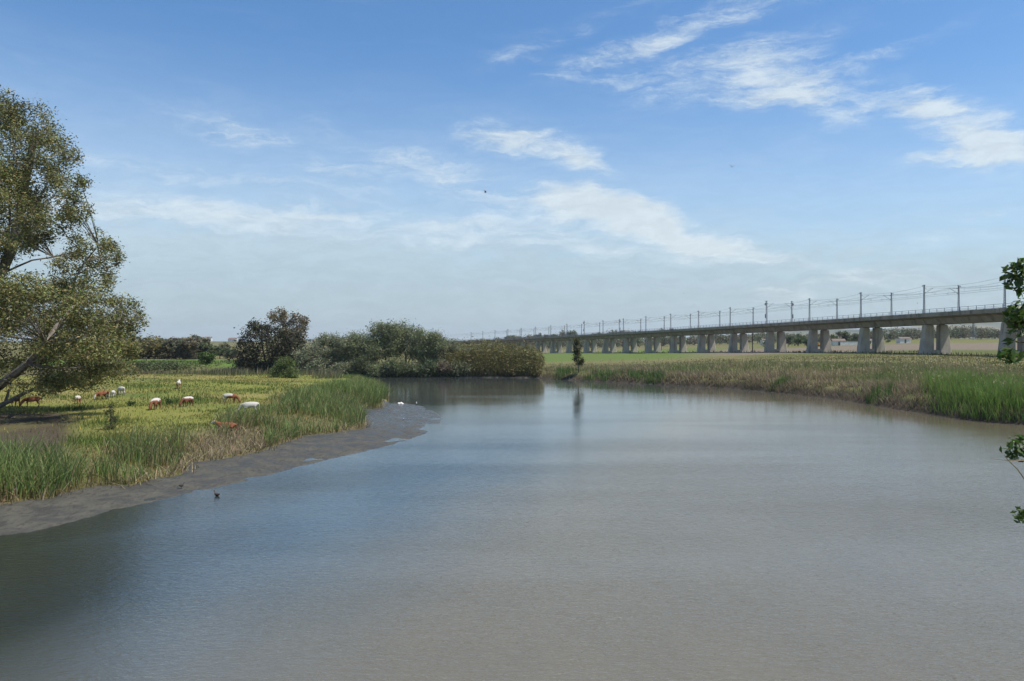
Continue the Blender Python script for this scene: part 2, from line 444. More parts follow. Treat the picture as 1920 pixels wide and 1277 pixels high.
# ------------------------------------------------------------------ far hills
rp = [(-900,636),(-500,640),(0,641),(300,642),(440,640.5),(500,638),(570,636),(700,637),(900,640),(950,636.5),(1200,636),(1400,630),(1480,622),(1560,617),(1640,617),(1700,614),
      (1760,609),(1800,608.5),(1850,605.5),(1890,606),(1920,610),(2100,604),(2400,612),(3200,620),(4000,630)]
hu = np.linspace(-900, 4000, 320); hd = np.linspace(2600, 7200, 60)
U, D = np.meshgrid(hu, hd)
ridge = CZ + (HY - np.interp(U, [q[0] for q in rp], [q[1] for q in rp])) * 5000 / FPX
prof = sstep(2600, 5000, D) * (1 - .6 * sstep(5000, 7200, D))
HP = np.stack([((U - 960) / FPX * D).ravel(), D.ravel()], 1)
Z = 10 + (ridge - 10) * prof + (6 * vnoise(HP, 420, 51) + 3 * vnoise(HP, 170, 52)).reshape(U.shape) * prof
Z = np.where(D < 2650, -5, Z)
ih = np.arange(U.size).reshape(U.shape)
FH = np.stack([ih[:-1,:-1], ih[:-1,1:], ih[1:,1:], ih[1:,:-1]], -1).reshape(-1, 4)
hc = lerp((.21,.18,.10), (.10,.11,.055), np.clip(.5 + 1.5 * vnoise(HP * [1, .4], 330, 53), 0, 1))
hc = lerp(hc, (.05,.06,.035), np.clip(2.2 * vnoise(HP, 130, 54) - .9, 0, 1))
me = mesh_np('hills', np.column_stack([HP, Z.ravel()]), FH, hc, True)
tag(link('hills', me, bpy.data.materials['ground_cover']), kind='structure')

# ------------------------------------------------------------------ foliage makers
def jitter_col(base, n, var=.25, alt=None, altp=0.0, rng=RNG):
    c = np.tile(np.asarray(base, float), (n, 1)) * (1 + var * rng.uniform(-1, 1, (n, 1)))
    c *= 1 + .08 * rng.normal(size=(n, 3))
    if alt is not None:
        k = rng.random(n) < altp
        c[k] = np.asarray(alt) * (1 + var * rng.uniform(-1, 1, (k.sum(), 1)))
    return np.clip(c, .004, .9)

def leaf_mesh(name, P, size, col, aspect=.45, up=.35, droop=0.0, rng=RNG):
    """one four-cornered pointed leaf (or leaf spray) per point"""
    n = len(P)
    size = np.broadcast_to(size, (n,)) * rng.uniform(.45, 1.5, n)
    a = rng.normal(size=(n, 3)); a[:, 2] = a[:, 2] * .6 - droop; a /= np.linalg.norm(a, axis=1)[:, None]
    b = rng.normal(size=(n, 3)); b[:, 2] += 0
    b -= (b * a).sum(1)[:, None] * a; b /= np.linalg.norm(b, axis=1)[:, None] + 1e-9
    nn = np.cross(a, b)
    L = a * size[:, None]; Wd = b * (size * aspect)[:, None]
    fold = nn * (size * .12)[:, None]
    V = np.stack([P - L * .5, P + Wd * .5 + fold, P + L * .55, P - Wd * .5 + fold], 1).reshape(-1, 3)
    F = np.arange(n * 4).reshape(n, 4)
    return mesh_np(name, V, F, np.repeat(col, 4, 0))

def crown_points(blobs, n, clumps=26, tight=.20, shell=.55, rng=RNG, hang=0.0):
    """leaf positions gathered into clumps inside ellipsoids; returns points, clump id, clump centres"""
    B = np.asarray(blobs, float)
    vol = (B[:,3] * B[:,4] * B[:,5]) ** (2 / 3.)
    C = []; S = []
    for b, v in zip(B, vol):
        k = clumps
        d = rng.normal(size=(k, 3)); d /= np.linalg.norm(d, axis=1)[:, None]
        r = shell + (1 - shell) * rng.random(k) ** .7
        C.append(b[:3] + d * r[:, None] * b[3:6] * .88); S.append(np.tile(b[3:6] * tight, (k, 1)))
    w = np.repeat(vol, clumps); C = np.vstack(C); S = np.vstack(S)
    w = w * rng.uniform(.35, 1.6, len(w))
    k = rng.choice(len(C), n, p=w / w.sum())
    g = rng.normal(size=(n, 3))
    P = C[k] + g * S[k]
    if hang: P[:, 2] -= hang * rng.random(n) ** 2
    return P, k, C

def tree_parts(root, blobs, n, size, base_col, trunk_pts, trunk_r, limbs, bark, clumps=26, tight=.2, var=.25, alt=None, altp=0, aspect=.45, droop=0., hang=0.,
               rng=RNG, mat=None, shell=.55, cvar=.3, twigs=0):
    P, k, C = crown_points(blobs, n, clumps, tight, shell, rng, hang)
    col = jitter_col(base_col, n, var, alt, altp, rng)
    cl = 1 + cvar * rng.uniform(-1, 1, len(C)); col = np.clip(col * cl[k][:, None], .003, .9)
    me = leaf_mesh('crown', P, size, col, aspect, droop=droop, rng=rng)
    link('crown', me, mat or M['leaf'], root)
    mb = MB()
    mb.tube(trunk_pts, np.linspace(trunk_r, trunk_r * .45, len(trunk_pts)), 8)
    for lp, r in limbs: mb.tube(lp, np.linspace(r, r * .3, len(lp)), 6)
    if twigs:
        ends = [Vector(q) for lp, _ in limbs for q in lp[1:]] + [Vector(q) for q in trunk_pts[1:]]
        for ci in rng.choice(len(C), min(twigs, len(C)), replace=False):
            c_ = Vector(C[ci]); s = min(ends, key=lambda e: (e - c_).length + max(0, e.z - c_.z) * 2)
            mid = s.lerp(c_, .55) + Vector((0, 0, .06 * (c_ - s).length))
            L = (c_ - s).length
            mb.tube([s, mid, c_], [.012 * L ** .5 + .008, .008 * L ** .5 + .006, .006], 5)
    mb.build('trunk', bark, root)
    return root

def blades(name, P, h, w, col, lean=.25, bend=.35, seg=3, wind=(0.5, 0.0), rng=RNG, tipcol=None, basecol=None):
    n = len(P)
    if n == 0: return None
    ang_ = rng.uniform(0, 2 * np.pi, n)
    d = np.stack([np.cos(ang_), np.sin(ang_)], 1) * rng.uniform(.1, 1, n)[:, None] * lean + np.asarray(wind) * .25
    fa = rng.uniform(0, np.pi, n)
    side = np.stack([np.cos(fa), np.sin(fa), np.zeros(n)], 1)
    bd = bend * rng.random(n)
    V = np.zeros((n, seg + 1, 2, 3)); Cc = np.zeros((n, seg + 1, 2, 3))
    for i in range(seg + 1):
        t = i / seg
        off = d * (t * .35 + t * t * (.4 + 1.5 * bd[:, None])) * h[:, None]
        c_ = np.column_stack([P[:, 0] + off[:, 0], P[:, 1] + off[:, 1], P[:, 2] + h * (t - .45 * bd * t ** 3)])
        ww = (w * (1 - .88 * t ** 1.6))[:, None] * .5
        V[:, i, 0] = c_ - side * ww; V[:, i, 1] = c_ + side * ww
        cl = col
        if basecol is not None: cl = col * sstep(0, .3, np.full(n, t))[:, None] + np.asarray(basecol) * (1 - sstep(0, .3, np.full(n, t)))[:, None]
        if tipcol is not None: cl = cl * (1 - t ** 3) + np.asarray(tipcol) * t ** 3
        Cc[:, i, 0] = cl; Cc[:, i, 1] = cl
    b = (np.arange(n) * (seg + 1) * 2)[:, None]
    F = np.concatenate([b + np.array([2*i, 2*i+1, 2*i+3, 2*i+2]) for i in range(seg)], 0)
    return mesh_np(name, V.reshape(-1, 3), F, Cc.reshape(-1, 3))

def scatter(n, x0, x1, y0, y1, rng=RNG):
    return np.column_stack([rng.uniform(x0, x1, n), rng.uniform(y0, y1, n)])

def scatter_polar(n, px0, px1, d0, d1, rng=RNG):
    d = np.exp(rng.uniform(np.log(d0), np.log(d1), n)); u_ = rng.uniform(px0, px1, n)
    return np.column_stack([(u_ - 960) / FPX * d, d])

# ================================================================== LOW VEGETATION
def keep(P, *conds):
    k = np.ones(len(P), bool)
    for c_ in conds: k &= c_
    return k

# --- cattails along the left bank
P = scatter(430000, -46, 2, 26, 166)
z, kd, dl, df, dr, _ = terrain(P)
dd = np.minimum(dr, dl)
uu = px_of(P)
width = 6.2 + 4.6 * sstep(52, 74, P[:,1]) + 1.6 * vnoise(P, 6, 61)
width = np.where(P[:,1] > 118, 7, width)
clump = .45 + .75 * vnoise(P, 2.6, 62) + .55 * vnoise(P, .9, 64)
gap = sstep(338, 352, uu) * sstep(508, 490, uu) * sstep(40, 44, P[:,1]) * sstep(60, 56, P[:,1])
pr = sstep(1.0, .7, dd / np.maximum(width, .5)) * np.clip(clump, .05, 1) * np.where(P[:,1] < 62, 1.0, .5) * np.where(dd < .7, 1.2, 1)
pr *= 1 - gap * sstep(4.6, 3.2, dr)
pr *= np.where((P[:,1] > 108), .55, 1)
k = (kd == 0) & (RNG.random(len(P)) < pr * .85) & (uu > -160) & (uu < 760)
Q = np.column_stack([P[k], z[k] - .03]); n = len(Q)
h = RNG.uniform(1.2, 2.2, n) * (.82 + .42 * vnoise(P[k], 2.6, 62) + .15 * vnoise(P[k], 6, 63)); h *= np.where(Q[:,1] < 52, 1.08, 1.0) * (1 - .42 * sstep(100, 122, Q[:,1]))
h *= .55 + .45 * sstep(1.0, .55, dd[k] / np.maximum(width[k], .5))
h *= 1 - .78 * sstep(405, 425, uu[k]) * sstep(515, 490, uu[k]) * sstep(56, 60, Q[:,1]) * sstep(86, 82, Q[:,1]) * sstep(8, 10.5, dd[k])
dry = np.clip(.5 * vnoise(P[k], 5, 65) + .1 + .35 * sstep(80, 66, Q[:,1]) * sstep(50, 60, Q[:,1]), 0, .6)
col = jitter_col((.165,.225,.066), n, .40)
s_ = RNG.random(n) < .08 + dry * .7
col[s_] = jitter_col((.27,.215,.115), s_.sum(), .3)
me = blades('reed_bed', Q, h, RNG.uniform(.026, .05, n) * (1 + Q[:,1] / 120), col, .62, .62, 4, (.45, -.3), tipcol=(.20,.25,.09), basecol=(.27,.21,.075))
tag(link('reed_bed', me, M['blade']), 'dense green and straw coloured cattails lining the left bank above the mud', 'reeds', kind='stuff')

# --- broken straw at their feet and in the trampled gap
P = scatter(60000, -36, -2, 30, 105)
z, kd, dl, df, dr, _ = terrain(P); uu = px_of(P)
gap = sstep(338, 352, uu) * sstep(508, 490, uu) * sstep(40, 44, P[:,1]) * sstep(60, 56, P[:,1])
pr = np.where(kd == 2, sstep(.8, .1, dr) * .5, sstep(1.6, .2, dr) * .45 + gap * sstep(4.8, 4, dr) * .9)
k = (kd != -1) & (kd != 1) & (RNG.random(len(P)) < pr) & (uu > -100)
Q = np.column_stack([P[k], np.where(kd[k] == 2, .16, z[k])]); n = len(Q)
me = blades('dry_straw', Q, RNG.uniform(.25, .85, n), RNG.uniform(.03, .06, n), jitter_col((.29,.235,.145), n, .4, (.12,.095,.06), .25), 1.3, .9, 3, (.3, -.3))
tag(link('dry_straw', me, M['blade']), 'broken straw coloured stalks lying at the foot of the left cattails', 'straw', kind='stuff')

# --- pasture grass and taller weeds
P = scatter_polar(150000, -120, 640, 30, 158)
z, kd, dl, df, dr, _ = terrain(P)
uu = px_of(P)
cl = .5 + .8 * vnoise(P, 6, 71) + .4 * vnoise(P, 2, 72)
bare = sstep(185, 95, uu + 25 * vnoise(P, 4, 22)) * sstep(73, 66, P[:,1])
k = (kd == 0) & (RNG.random(len(P)) < np.clip(cl, .12, 1) * .8 * (1 - .93 * bare))
Q = np.column_stack([P[k], z[k] - .02]); n = len(Q); q2 = P[k]
tall = np.clip(vnoise(q2, 8, 73) * 1.4 - .35, 0, 1) + .9 * np.exp(-((px_of(q2) - 355) / 60) ** 2 - ((Q[:,1] - 82) / 9) ** 2) + .7 * np.exp(-((px_of(q2) - 262) / 40) ** 2 - ((Q[:,1] - 104) / 7) ** 2)
h = RNG.uniform(.10, .26, n) * (1 + 1.7 * tall)
tt = np.clip(tall + .4 * vnoise(q2, 12, 74), 0, 1)
col = lerp((.290,.245,.085), (.135,.185,.042), np.clip(.35 + tt + .5 * vnoise(q2, 5, 75), 0, 1)) * RNG.uniform(.7, 1.3, (n, 1))
f_ = RNG.random(n) < .035
col[f_] = jitter_col((.36,.29,.06), f_.sum(), .3)
me = blades('pasture_grass', Q, h, RNG.uniform(.05, .10, n) * (Q[:,1] / 85) ** .7, col, .5, .5, 2, (.2, -.1))
tag(link('pasture_grass', me, M['blade']), 'sunlit green and yellow grass grazed by the cattle on the left', 'grass', kind='stuff')

# --- sage green reeds on the rear edge of the pasture, before the hidden reach
P = scatter_polar(26000, 235, 640, 138, 165)
z, kd, dl, df, dr, _ = terrain(P); uu = px_of(P)
k = (kd == 0) & (RNG.random(len(P)) < sstep(13, 4, dl) * np.clip(.5 + .7 * vnoise(P, 5, 81), .08, 1))
Q = np.column_stack([P[k], z[k]]); n = len(Q)
h = RNG.uniform(.7, 1.5, n) * (.75 + .5 * sstep(330, 430, uu[k]))
me = blades('sage_reeds', Q, h, RNG.uniform(.07, .14, n), jitter_col((.135,.150,.070), n, .3, (.24,.20,.11), .25), .3, .4, 2, (.3, 0), tipcol=(.2,.18,.11))
tag(link('sage_reeds', me, M['blade']), 'sage green reeds with pale tips along the rear edge of the pasture', 'reeds', kind='stuff')

# --- right bank: straw reed, rushes, rough grass, lush green reed
P = scatter_polar(420000, 985, 2250, 62, 190)
z, kd, dl, df, dr, _ = terrain(P); uu = px_of(P)
jit = 22 * vnoise(P, 5, 91)
lush = sstep(1725, 1775, uu + jit) * sstep(15, 9, df + 1.5 * vnoise(P, 3, 92))
strw = sstep(1135, 1185, uu + jit) * (1 - sstep(1735, 1775, uu + jit)) * sstep(9.0, 5.5, df + 1.4 * vnoise(P, 4, 93))
rush = sstep(1035, 1050, uu) * sstep(4.6, 3.2, df + .8 * vnoise(P, 3, 111)) * np.where(uu + 2 * jit < 1250, vnoise(P, 5.5, 94) > -.35, (vnoise(P, 4.5, 94) > .5) & (uu < 1740))
strw_cut = 1 - .85 * (rush > .3)
far_ok = (kd == 1)
cl = np.clip(.6 + .7 * vnoise(P, 2.2, 95), .1, 1)
# area per point grows with distance: even it out
dens = (P[:,1] / 120) ** 1.0
r_ = RNG.random(len(P))
k = far_ok & (r_ < strw_cut * strw * cl * .62 * dens * np.where(df < .5, .6, 1))
Q = np.column_stack([P[k], z[k] - .03]); n = len(Q)
h = RNG.uniform(.7, 1.55, n) * (.9 + .3 * vnoise(P[k], 6, 96))
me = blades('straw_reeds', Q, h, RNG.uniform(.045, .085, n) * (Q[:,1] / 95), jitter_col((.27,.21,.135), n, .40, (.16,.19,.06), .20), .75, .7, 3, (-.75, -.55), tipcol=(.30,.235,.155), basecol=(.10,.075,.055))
tag(link('straw_reeds', me, M['blade']), 'dry brown straw reeds leaning over the right bank of the river', 'reeds', kind='stuff')
k = far_ok & (r_ < lush * cl * .85 * dens)
Q = np.column_stack([P[k], z[k] - .03]); n = len(Q)
h = RNG.uniform(1.8, 3.1, n) * (.9 + .28 * vnoise(P[k], 4, 97)) * (.7 + .3 * sstep(0, 2.2, df[k]))
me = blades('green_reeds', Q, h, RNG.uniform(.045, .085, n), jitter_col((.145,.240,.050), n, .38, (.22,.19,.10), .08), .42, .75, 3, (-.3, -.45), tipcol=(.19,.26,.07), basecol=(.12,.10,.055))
tag(link('green_reeds', me, M['blade']), 'lush bright green reeds at the right end of the far bank', 'reeds', kind='stuff')
k = far_ok & (r_ < rush * cl * .9 * dens)
Q = np.column_stack([P[k], z[k] - .03]); n = len(Q)
me = blades('green_rushes', Q, RNG.uniform(.8, 1.8, n), RNG.uniform(.07, .13, n), jitter_col((.115,.180,.050), n, .35), .3, .4, 3, (-.2, -.2), tipcol=(.10,.14,.05))
tag(link('green_rushes', me, M['blade']), 'dark green rush tufts at the water line below the young poplar', 'rushes', kind='stuff')
other = (1 - np.clip(lush + strw + rush, 0, 1))
k = far_ok & (r_ < other * np.clip(.25 + .8 * cl, 0, 1) * sstep(40, 14, df) * .42 * dens) & (uu > 1000)
Q = np.column_stack([P[k], z[k] - .03]); n = len(Q)
gn = np.clip(.5 + 1.0 * vnoise(P[k], 7, 98) - .55 * sstep(1300, 1050, uu[k]), 0, 1)
col = lerp((.300,.250,.135), (.150,.210,.055), gn) * RNG.uniform(.7, 1.3, (n, 1))
me = blades('rough_grass', Q, RNG.uniform(.45, 1.15, n), RNG.uniform(.05, .09, n) * (Q[:,1] / 95), col, .4, .5, 3, (-.4, -.1), tipcol=(.27,.225,.13))
tag(link('rough_grass', me, M['blade']), 'mixed green and straw coloured rough grass above the right bank', 'grass', kind='stuff')
# pale seed plumes standing out of it
k = np.flatnonzero(far_ok & (df > 3) & (df < 32) & (uu > 1030))
k = RNG.choice(k, 900, replace=False)
Q = np.column_stack([P[k], z[k]]); n = len(Q); h = RNG.uniform(1.3, 2.2, n)
mA = blades('seed_plumes', Q, h, np.full(n, .05), jitter_col((.25,.21,.12), n, .2), .15, .3, 3, (-.3, 0))
pl = Q + np.column_stack([-.1 * h, np.zeros(n), h * .93])
PP = np.repeat(pl, 7, 0) + RNG.normal(size=(n * 7, 3)) * [.06, .06, .16]
mB = leaf_mesh('seed_plumes', PP, .22, jitter_col((.38,.31,.19), len(PP), .25), .35, droop=-.8)
o_ = link('seed_plumes', mA, M['blade']); o2 = link('tmp', mB, M['blade'])
bm = bmesh.new(); bm.from_mesh(mA); bm.from_mesh(mB); bm.to_mesh(mA); bm.free(); bpy.data.objects.remove(o2)
tag(o_, 'pale reed plumes standing above the rough grass on the right bank', 'reed plumes', kind='stuff')

# --- short field grass before the viaduct
P = scatter_polar(60000, 1000, 2100, 100, 225)
z, kd, dl, df, dr, _ = terrain(P); uu = px_of(P)
k = (kd == 1) & (df > 22) & (RNG.random(len(P)) < np.clip(.5 + .6 * vnoise(P, 9, 99), .1, .9))
Q = np.column_stack([P[k], z[k] - .02]); n = len(Q)
gl = sstep(235, 260, Q[:,1]) * sstep(1420, 1250, uu[k])
col = (lerp((.200,.180,.078), (.140,.160,.050), np.clip(.5 + vnoise(P[k], 14, 100), 0, 1)) * (1 - gl[:,None]) + np.array([.11,.165,.036]) * gl[:,None]) * RNG.uniform(.75, 1.25, (n, 1))
me = blades('field_grass', Q, RNG.uniform(.15, .4, n), RNG.uniform(.10, .2, n), col, .5, .4, 2, (-.2, 0))
tag(link('field_grass', me, M['blade']), 'olive grass of the flat field between the right bank and the viaduct', 'grass', kind='stuff')
# ragged verge under the viaduct
P = scatter_polar(30000, 1030, 2000, 195, 640)
z, kd, dl, df, dr, _ = terrain(P); uu = px_of(P)
vy = np.interp(uu, [1020, 1182, 1226, 1326, 1455, 1636, 1755, 1905], [600, 480, 440, 375, 312, 255, 227, 198])
k = (np.abs(P[:,1] - vy - 2) < 12) & (RNG.random(len(P)) < np.clip(.5 + .9 * vnoise(P, 7, 101), .05, 1))
Q = np.column_stack([P[k], z[k] - .02]); n = len(Q)
me = blades('verge_weeds', Q, RNG.uniform(.4, 1.1, n), RNG.uniform(.15, .35, n) * (Q[:,1] / 250), jitter_col((.095,.115,.036), n, .35, (.2,.165,.085), .25), .5, .5, 2, (-.2, 0))
tag(link('verge_weeds', me, M['blade']), 'ragged green weeds growing round the feet of the viaduct piers', 'weeds', kind='stuff')

# --- giant cane by the water, right of the willows
P = scatter_polar(17000, 842, 1014, 176, 197)
z, kd, dl, df, dr, _ = terrain(P); uu = px_of(P)
k = (kd == 1) & (df > .3) & (RNG.random(len(P)) < .9)
Q = np.column_stack([P[k], z[k]]); n = len(Q); uk = uu[k]
top = np.interp(uk, [842, 870, 930, 975, 1000, 1014], [7.2, 7.4, 7.3, 7.0, 6.4, 4.0])
h = top * RNG.uniform(.40, 1.0, n) * (.5 + .5 * sstep(.2, 4.0, df[k])) * (.9 + .22 * vnoise(P[k], 3.2, 110))
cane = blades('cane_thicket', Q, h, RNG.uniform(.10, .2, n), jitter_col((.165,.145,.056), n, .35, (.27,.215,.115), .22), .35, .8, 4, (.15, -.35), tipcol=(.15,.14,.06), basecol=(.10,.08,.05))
t_ = RNG.uniform(.3, 1.0, n * 3); PP = np.repeat(Q, 3, 0); PP[:, 2] += np.repeat(h, 3) * t_; PP += RNG.normal(size=PP.shape) * [.45, .45, .25]
lf = leaf_mesh('cane_leaves', PP, .62, jitter_col((.165,.158,.056), len(PP), .38, (.26,.205,.10), .15), .22, droop=.25)
bm = bmesh.new(); bm.from_mesh(cane); bm.from_mesh(lf); bm.to_mesh(cane); bm.free()
tag(link('cane_thicket', cane, M['blade']), 'olive brown giant cane thicket overhanging the water beside the willows', 'cane', kind='stuff')
# reeds under the willows
P = scatter_polar(22000, 548, 860, 176, 190)
z, kd, dl, df, dr, _ = terrain(P)
k = (kd == 1) & (df < 5) & (RNG.random(len(P)) < np.where(px_of(P) < 668, 1, .35))
Q = np.column_stack([P[k], z[k]]); n = len(Q)
me = blades('bank_reeds', Q, RNG.uniform(1.2, 2.2, n), RNG.uniform(.10, .18, n), jitter_col((.060,.090,.030), n, .35), .3, .4, 2, (0, 0), tipcol=(.11,.13,.05))
tag(link('bank_reeds', me, M['blade']), 'low green reeds at the water line under the left willows', 'reeds', kind='stuff')
# scrub along the far side of the hidden reach
P = scatter_polar(1500, 150, 470, 186, 204)
z, kd, dl, df, dr, _ = terrain(P); uu = px_of(P)
k = (kd == 1) & (df < 9) & (RNG.random(len(P)) < np.clip(.3 + 1.0 * vnoise(P, 8, 103), .03, 1))
C_ = np.column_stack([P[k], z[k]]); m_ = len(C_)
pp = np.repeat(C_, 26, 0) + np.abs(RNG.normal(size=(m_ * 26, 3))) * [0, 0, .75] + RNG.normal(size=(m_ * 26, 3)) * [.7, .7, .1]
gc = np.clip(.5 + vnoise(pp[:, :2], 7, 104), 0, 1)
col = lerp((.055,.080,.030), (.115,.130,.050), gc) * RNG.uniform(.65, 1.35, (len(pp), 1))
tag(link('bank_scrub', leaf_mesh('bank_scrub', pp, .42, col, .5), M['leaf']), 'low dark green scrub along the earth bank behind the pasture', 'scrub', kind='stuff')
P = scatter_polar(9000, 200, 560, 184, 230)
z, kd, dl, df, dr, _ = terrain(P)
k = (kd == 1) & (RNG.random(len(P)) < np.clip(.4 + .9 * vnoise(P, 9, 105), .05, 1))
Q = np.column_stack([P[k], z[k]]); n = len(Q)
me = blades('bank_grass', Q, RNG.uniform(.2, .55, n), RNG.uniform(.14, .28, n), jitter_col((.125,.165,.050), n, .35, (.2,.17,.09), .2), .4, .4, 2, (0, 0))
tag(link('bank_grass', me, M['blade']), 'green grass above the earth bank behind the pasture', 'grass', kind='stuff')
# ================================================================== TREES
def blob(px, py, Y, rx, ry, ryd=None):
    c_ = at(px, py, Y); s = Y / FPX
    return (*c_, rx * s, (ryd or (rx + ry) * .5) * s, ry * s)

def line(*pts):
    return [tuple(at(a, b, Y)) for a, b, Y in pts]

def curve_to(a, b, sag=.12, n=5):
    a = np.array(a, float); b = np.array(b, float); L = np.linalg.norm(b - a)
    out = []
    for i in range(n):
        t = i / (n - 1); q = a * (1 - t) + b * t; q = q + np.array([0, 0, sag * L * math.sin(math.pi * t)]) * (1 if i not in (0, n - 1) else 0)
        out.append(tuple(q))
    return out

# --- the leaning tree on the left
r3 = np.random.default_rng(5)
Y0 = 70.0
E_ = [(18,205,44,42),(60,240,44,46),(92,250,36,42),(112,300,34,38),(122,345,40,34),(62,330,56,52),(20,310,46,60),(140,390,26,30),(104,405,42,32),(48,400,58,46),(10,430,50,34),(66,440,34,16),
      (172,455,40,30),(205,475,24,26),(140,492,44,28),(180,515,34,40),(150,550,52,40),(100,560,52,42),(212,575,36,30),(240,590,30,34),(195,615,52,36),(130,625,62,42),(60,610,56,46),
      (235,640,30,34),(180,665,52,34),(110,680,60,36),(40,665,56,36),(225,690,34,18),(150,712,46,20),(90,722,34,16),(190,700,40,16),(20,580,50,40),
      (-50,230,70,80),(-90,360,90,80),(-60,470,70,60),(-80,580,80,70),(-70,680,70,50),(-170,300,70,90),(-180,480,80,90),(-180,620,70,60)]
bl = []
for i, (a, b, rx, ry) in enumerate(E_):
    bl.append(blob(a, b, Y0 + r3.uniform(-4.5, 4.5), rx, ry, max(40, (rx + ry) * .6)))
for a, b, rx, ry, Yn in ((80,718,44,16,62),(24,450,28,30,65),(28,385,32,36,65),(10,330,30,40,66),(120,712,40,18,63),(120,648,44,28,60),(165,610,40,36,62),(190,650,34,28,61),(-40,560,70,60,58),(60,540,46,36,60),(-60,640,70,50,56),(140,570,40,30,61),(10,570,50,34,57)):
    bl.append(blob(a, b, Yn, rx, ry, 70))  # nearer crown lobes, some added to cast shade on the bare earth
root = empty('eucalyptus_tree', tuple(at(-62, 774, Y0)))
B0 = (-62, 778, Y0)
trunk = line(B0, (-58, 720, Y0), (-48, 640, Y0), (-30, 560, Y0), (0, 515, Y0 - .5), (22, 470, Y0 - .5), (36, 400, Y0), (52, 320, Y0), (66, 250, Y0))
limbs = [(line((-58, 742, Y0), (-18, 735, Y0 - 2), (12, 712, Y0 - 4), (52, 682, Y0 - 6), (86, 642, Y0 - 6.5), (112, 604, Y0 - 5), (150, 560, Y0 - 2)), .42),
         (line((-60, 770, Y0), (-10, 765, Y0 - 2), (18, 752, Y0 - 2.5), (46, 737, Y0 - 3), (78, 724, Y0 - 3), (96, 717, Y0 - 3)), .26),
         (line((-40, 738, Y0), (0, 730, Y0 - 2.2), (24, 712, Y0 - 2.6), (38, 702, Y0 - 2.8), (48, 700, Y0 - 2.8)), .16),
         (line((10, 755, Y0 - 2.4), (18, 728, Y0 - 2.4), (22, 712, Y0 - 2.4)), .13),
         (line((66, 729, Y0 - 3), (78, 714, Y0 - 3), (82, 708, Y0 - 3)), .06),
         (line((0, 515, Y0 - .5), (32, 500, Y0), (60, 488, Y0), (100, 482, Y0), (150, 470, Y0), (185, 465, Y0)), .11),
         (line((-20, 545, Y0), (8, 490, Y0 + 1), (18, 420, Y0 + 1), (20, 340, Y0 + 1), (30, 260, Y0 + 1)), .16),
         (line((-30, 560, Y0), (-40, 460, Y0), (-30, 340, Y0), (-6, 230, Y0)), .2),
         (line((-45, 610, Y0), (-100, 480, Y0), (-150, 380, Y0), (-170, 300, Y0)), .25),
         (line((22, 470, Y0 - .5), (60, 400, Y0 - 1), (95, 330, Y0 - 1), (118, 300, Y0 - 1)), .10),
         (line((36, 400, Y0), (40, 340, Y0), (44, 290, Y0)), .07),
         (line((86, 642, Y0 - 2), (130, 630, Y0 - 2), (180, 612, Y0 - 1), (225, 600, Y0)), .13),
         (line((52, 682, Y0 - 2), (100, 690, Y0 - 1.5), (150, 690, Y0), (200, 680, Y0)), .12),
         (line((112, 604, Y0 - 2), (130, 540, Y0 - 1), (160, 490, Y0), (185, 460, Y0)), .13)]
tree_parts(root, bl, 160000, .225, (.170,.180,.060), trunk, .62, limbs, M['bark_pale'], 24, .19, .35, (.21,.165,.078), .22, .42, .15, .5, r3, cvar=.35, twigs=300)
tag(root, 'large olive leaved tree leaning over the pasture from the left edge', 'tree')

# --- pair of trees beyond the pasture
Yd = 192.0
root = empty('dark_tree', tuple(at(500, 703, Yd)))
D_ = [(468,666,24,26),(482,690,34,12),(485,625,26,22),(478,612,14,12),(455,668,22,26),(500,655,38,34),(540,670,34,32),(470,690,36,14),(520,690,44,14),(552,650,20,24),(512,632,26,24),(458,640,14,12),(560,682,14,16),(530,640,20,18)]
tree_parts(root, [blob(a, b, Yd + r3.uniform(-2, 2), rx, ry) for a, b, rx, ry in D_], 18000, .46, (.060,.066,.032), line((500,706,Yd),(498,680,Yd),(492,650,Yd),(486,625,Yd)), .3,
           [(line((498,690,Yd),(520,665,Yd),(540,655,Yd)), .16), (line((498,690,Yd),(475,675,Yd),(458,660,Yd)), .14)], M['bark'], 24, .24, .35, (.085,.060,.030), .22, .6, rng=r3, cvar=.4)
tag(root, 'dark brown-green bushy tree beyond the pasture, left of the willows', 'tree')
Ye = 197.0
root = empty('gum_tree', tuple(at(545, 702, Ye)))
G_ = [(522,592,17,13),(535,600,16,14),(512,598,10,9),(556,598,12,12),(566,608,12,16),(560,622,14,16),(540,622,20,16),(550,640,20,14),(572,600,7,8)]
tree_parts(root, [blob(a, b, Ye + r3.uniform(-1.5, 1.5), rx, ry) for a, b, rx, ry in G_], 6200, .42, (.20,.175,.095), line((545,705,Ye),(545,670,Ye),(542,640,Ye),(536,615,Ye),(526,597,Ye)), .24,
           [(line((545,668,Ye),(555,645,Ye),(562,620,Ye),(566,605,Ye)), .13), (line((555,645,Ye),(558,625,Ye),(557,600,Ye)), .07), (line((542,640,Ye),(545,620,Ye),(537,600,Ye)), .08)], M['bark_pale'], 20, .26, .3, (.17,.115,.07), .3, .5, rng=r3, cvar=.3)
tag(root, 'tall thin gum tree with reddish brown crown rising behind the dark tree', 'tree')
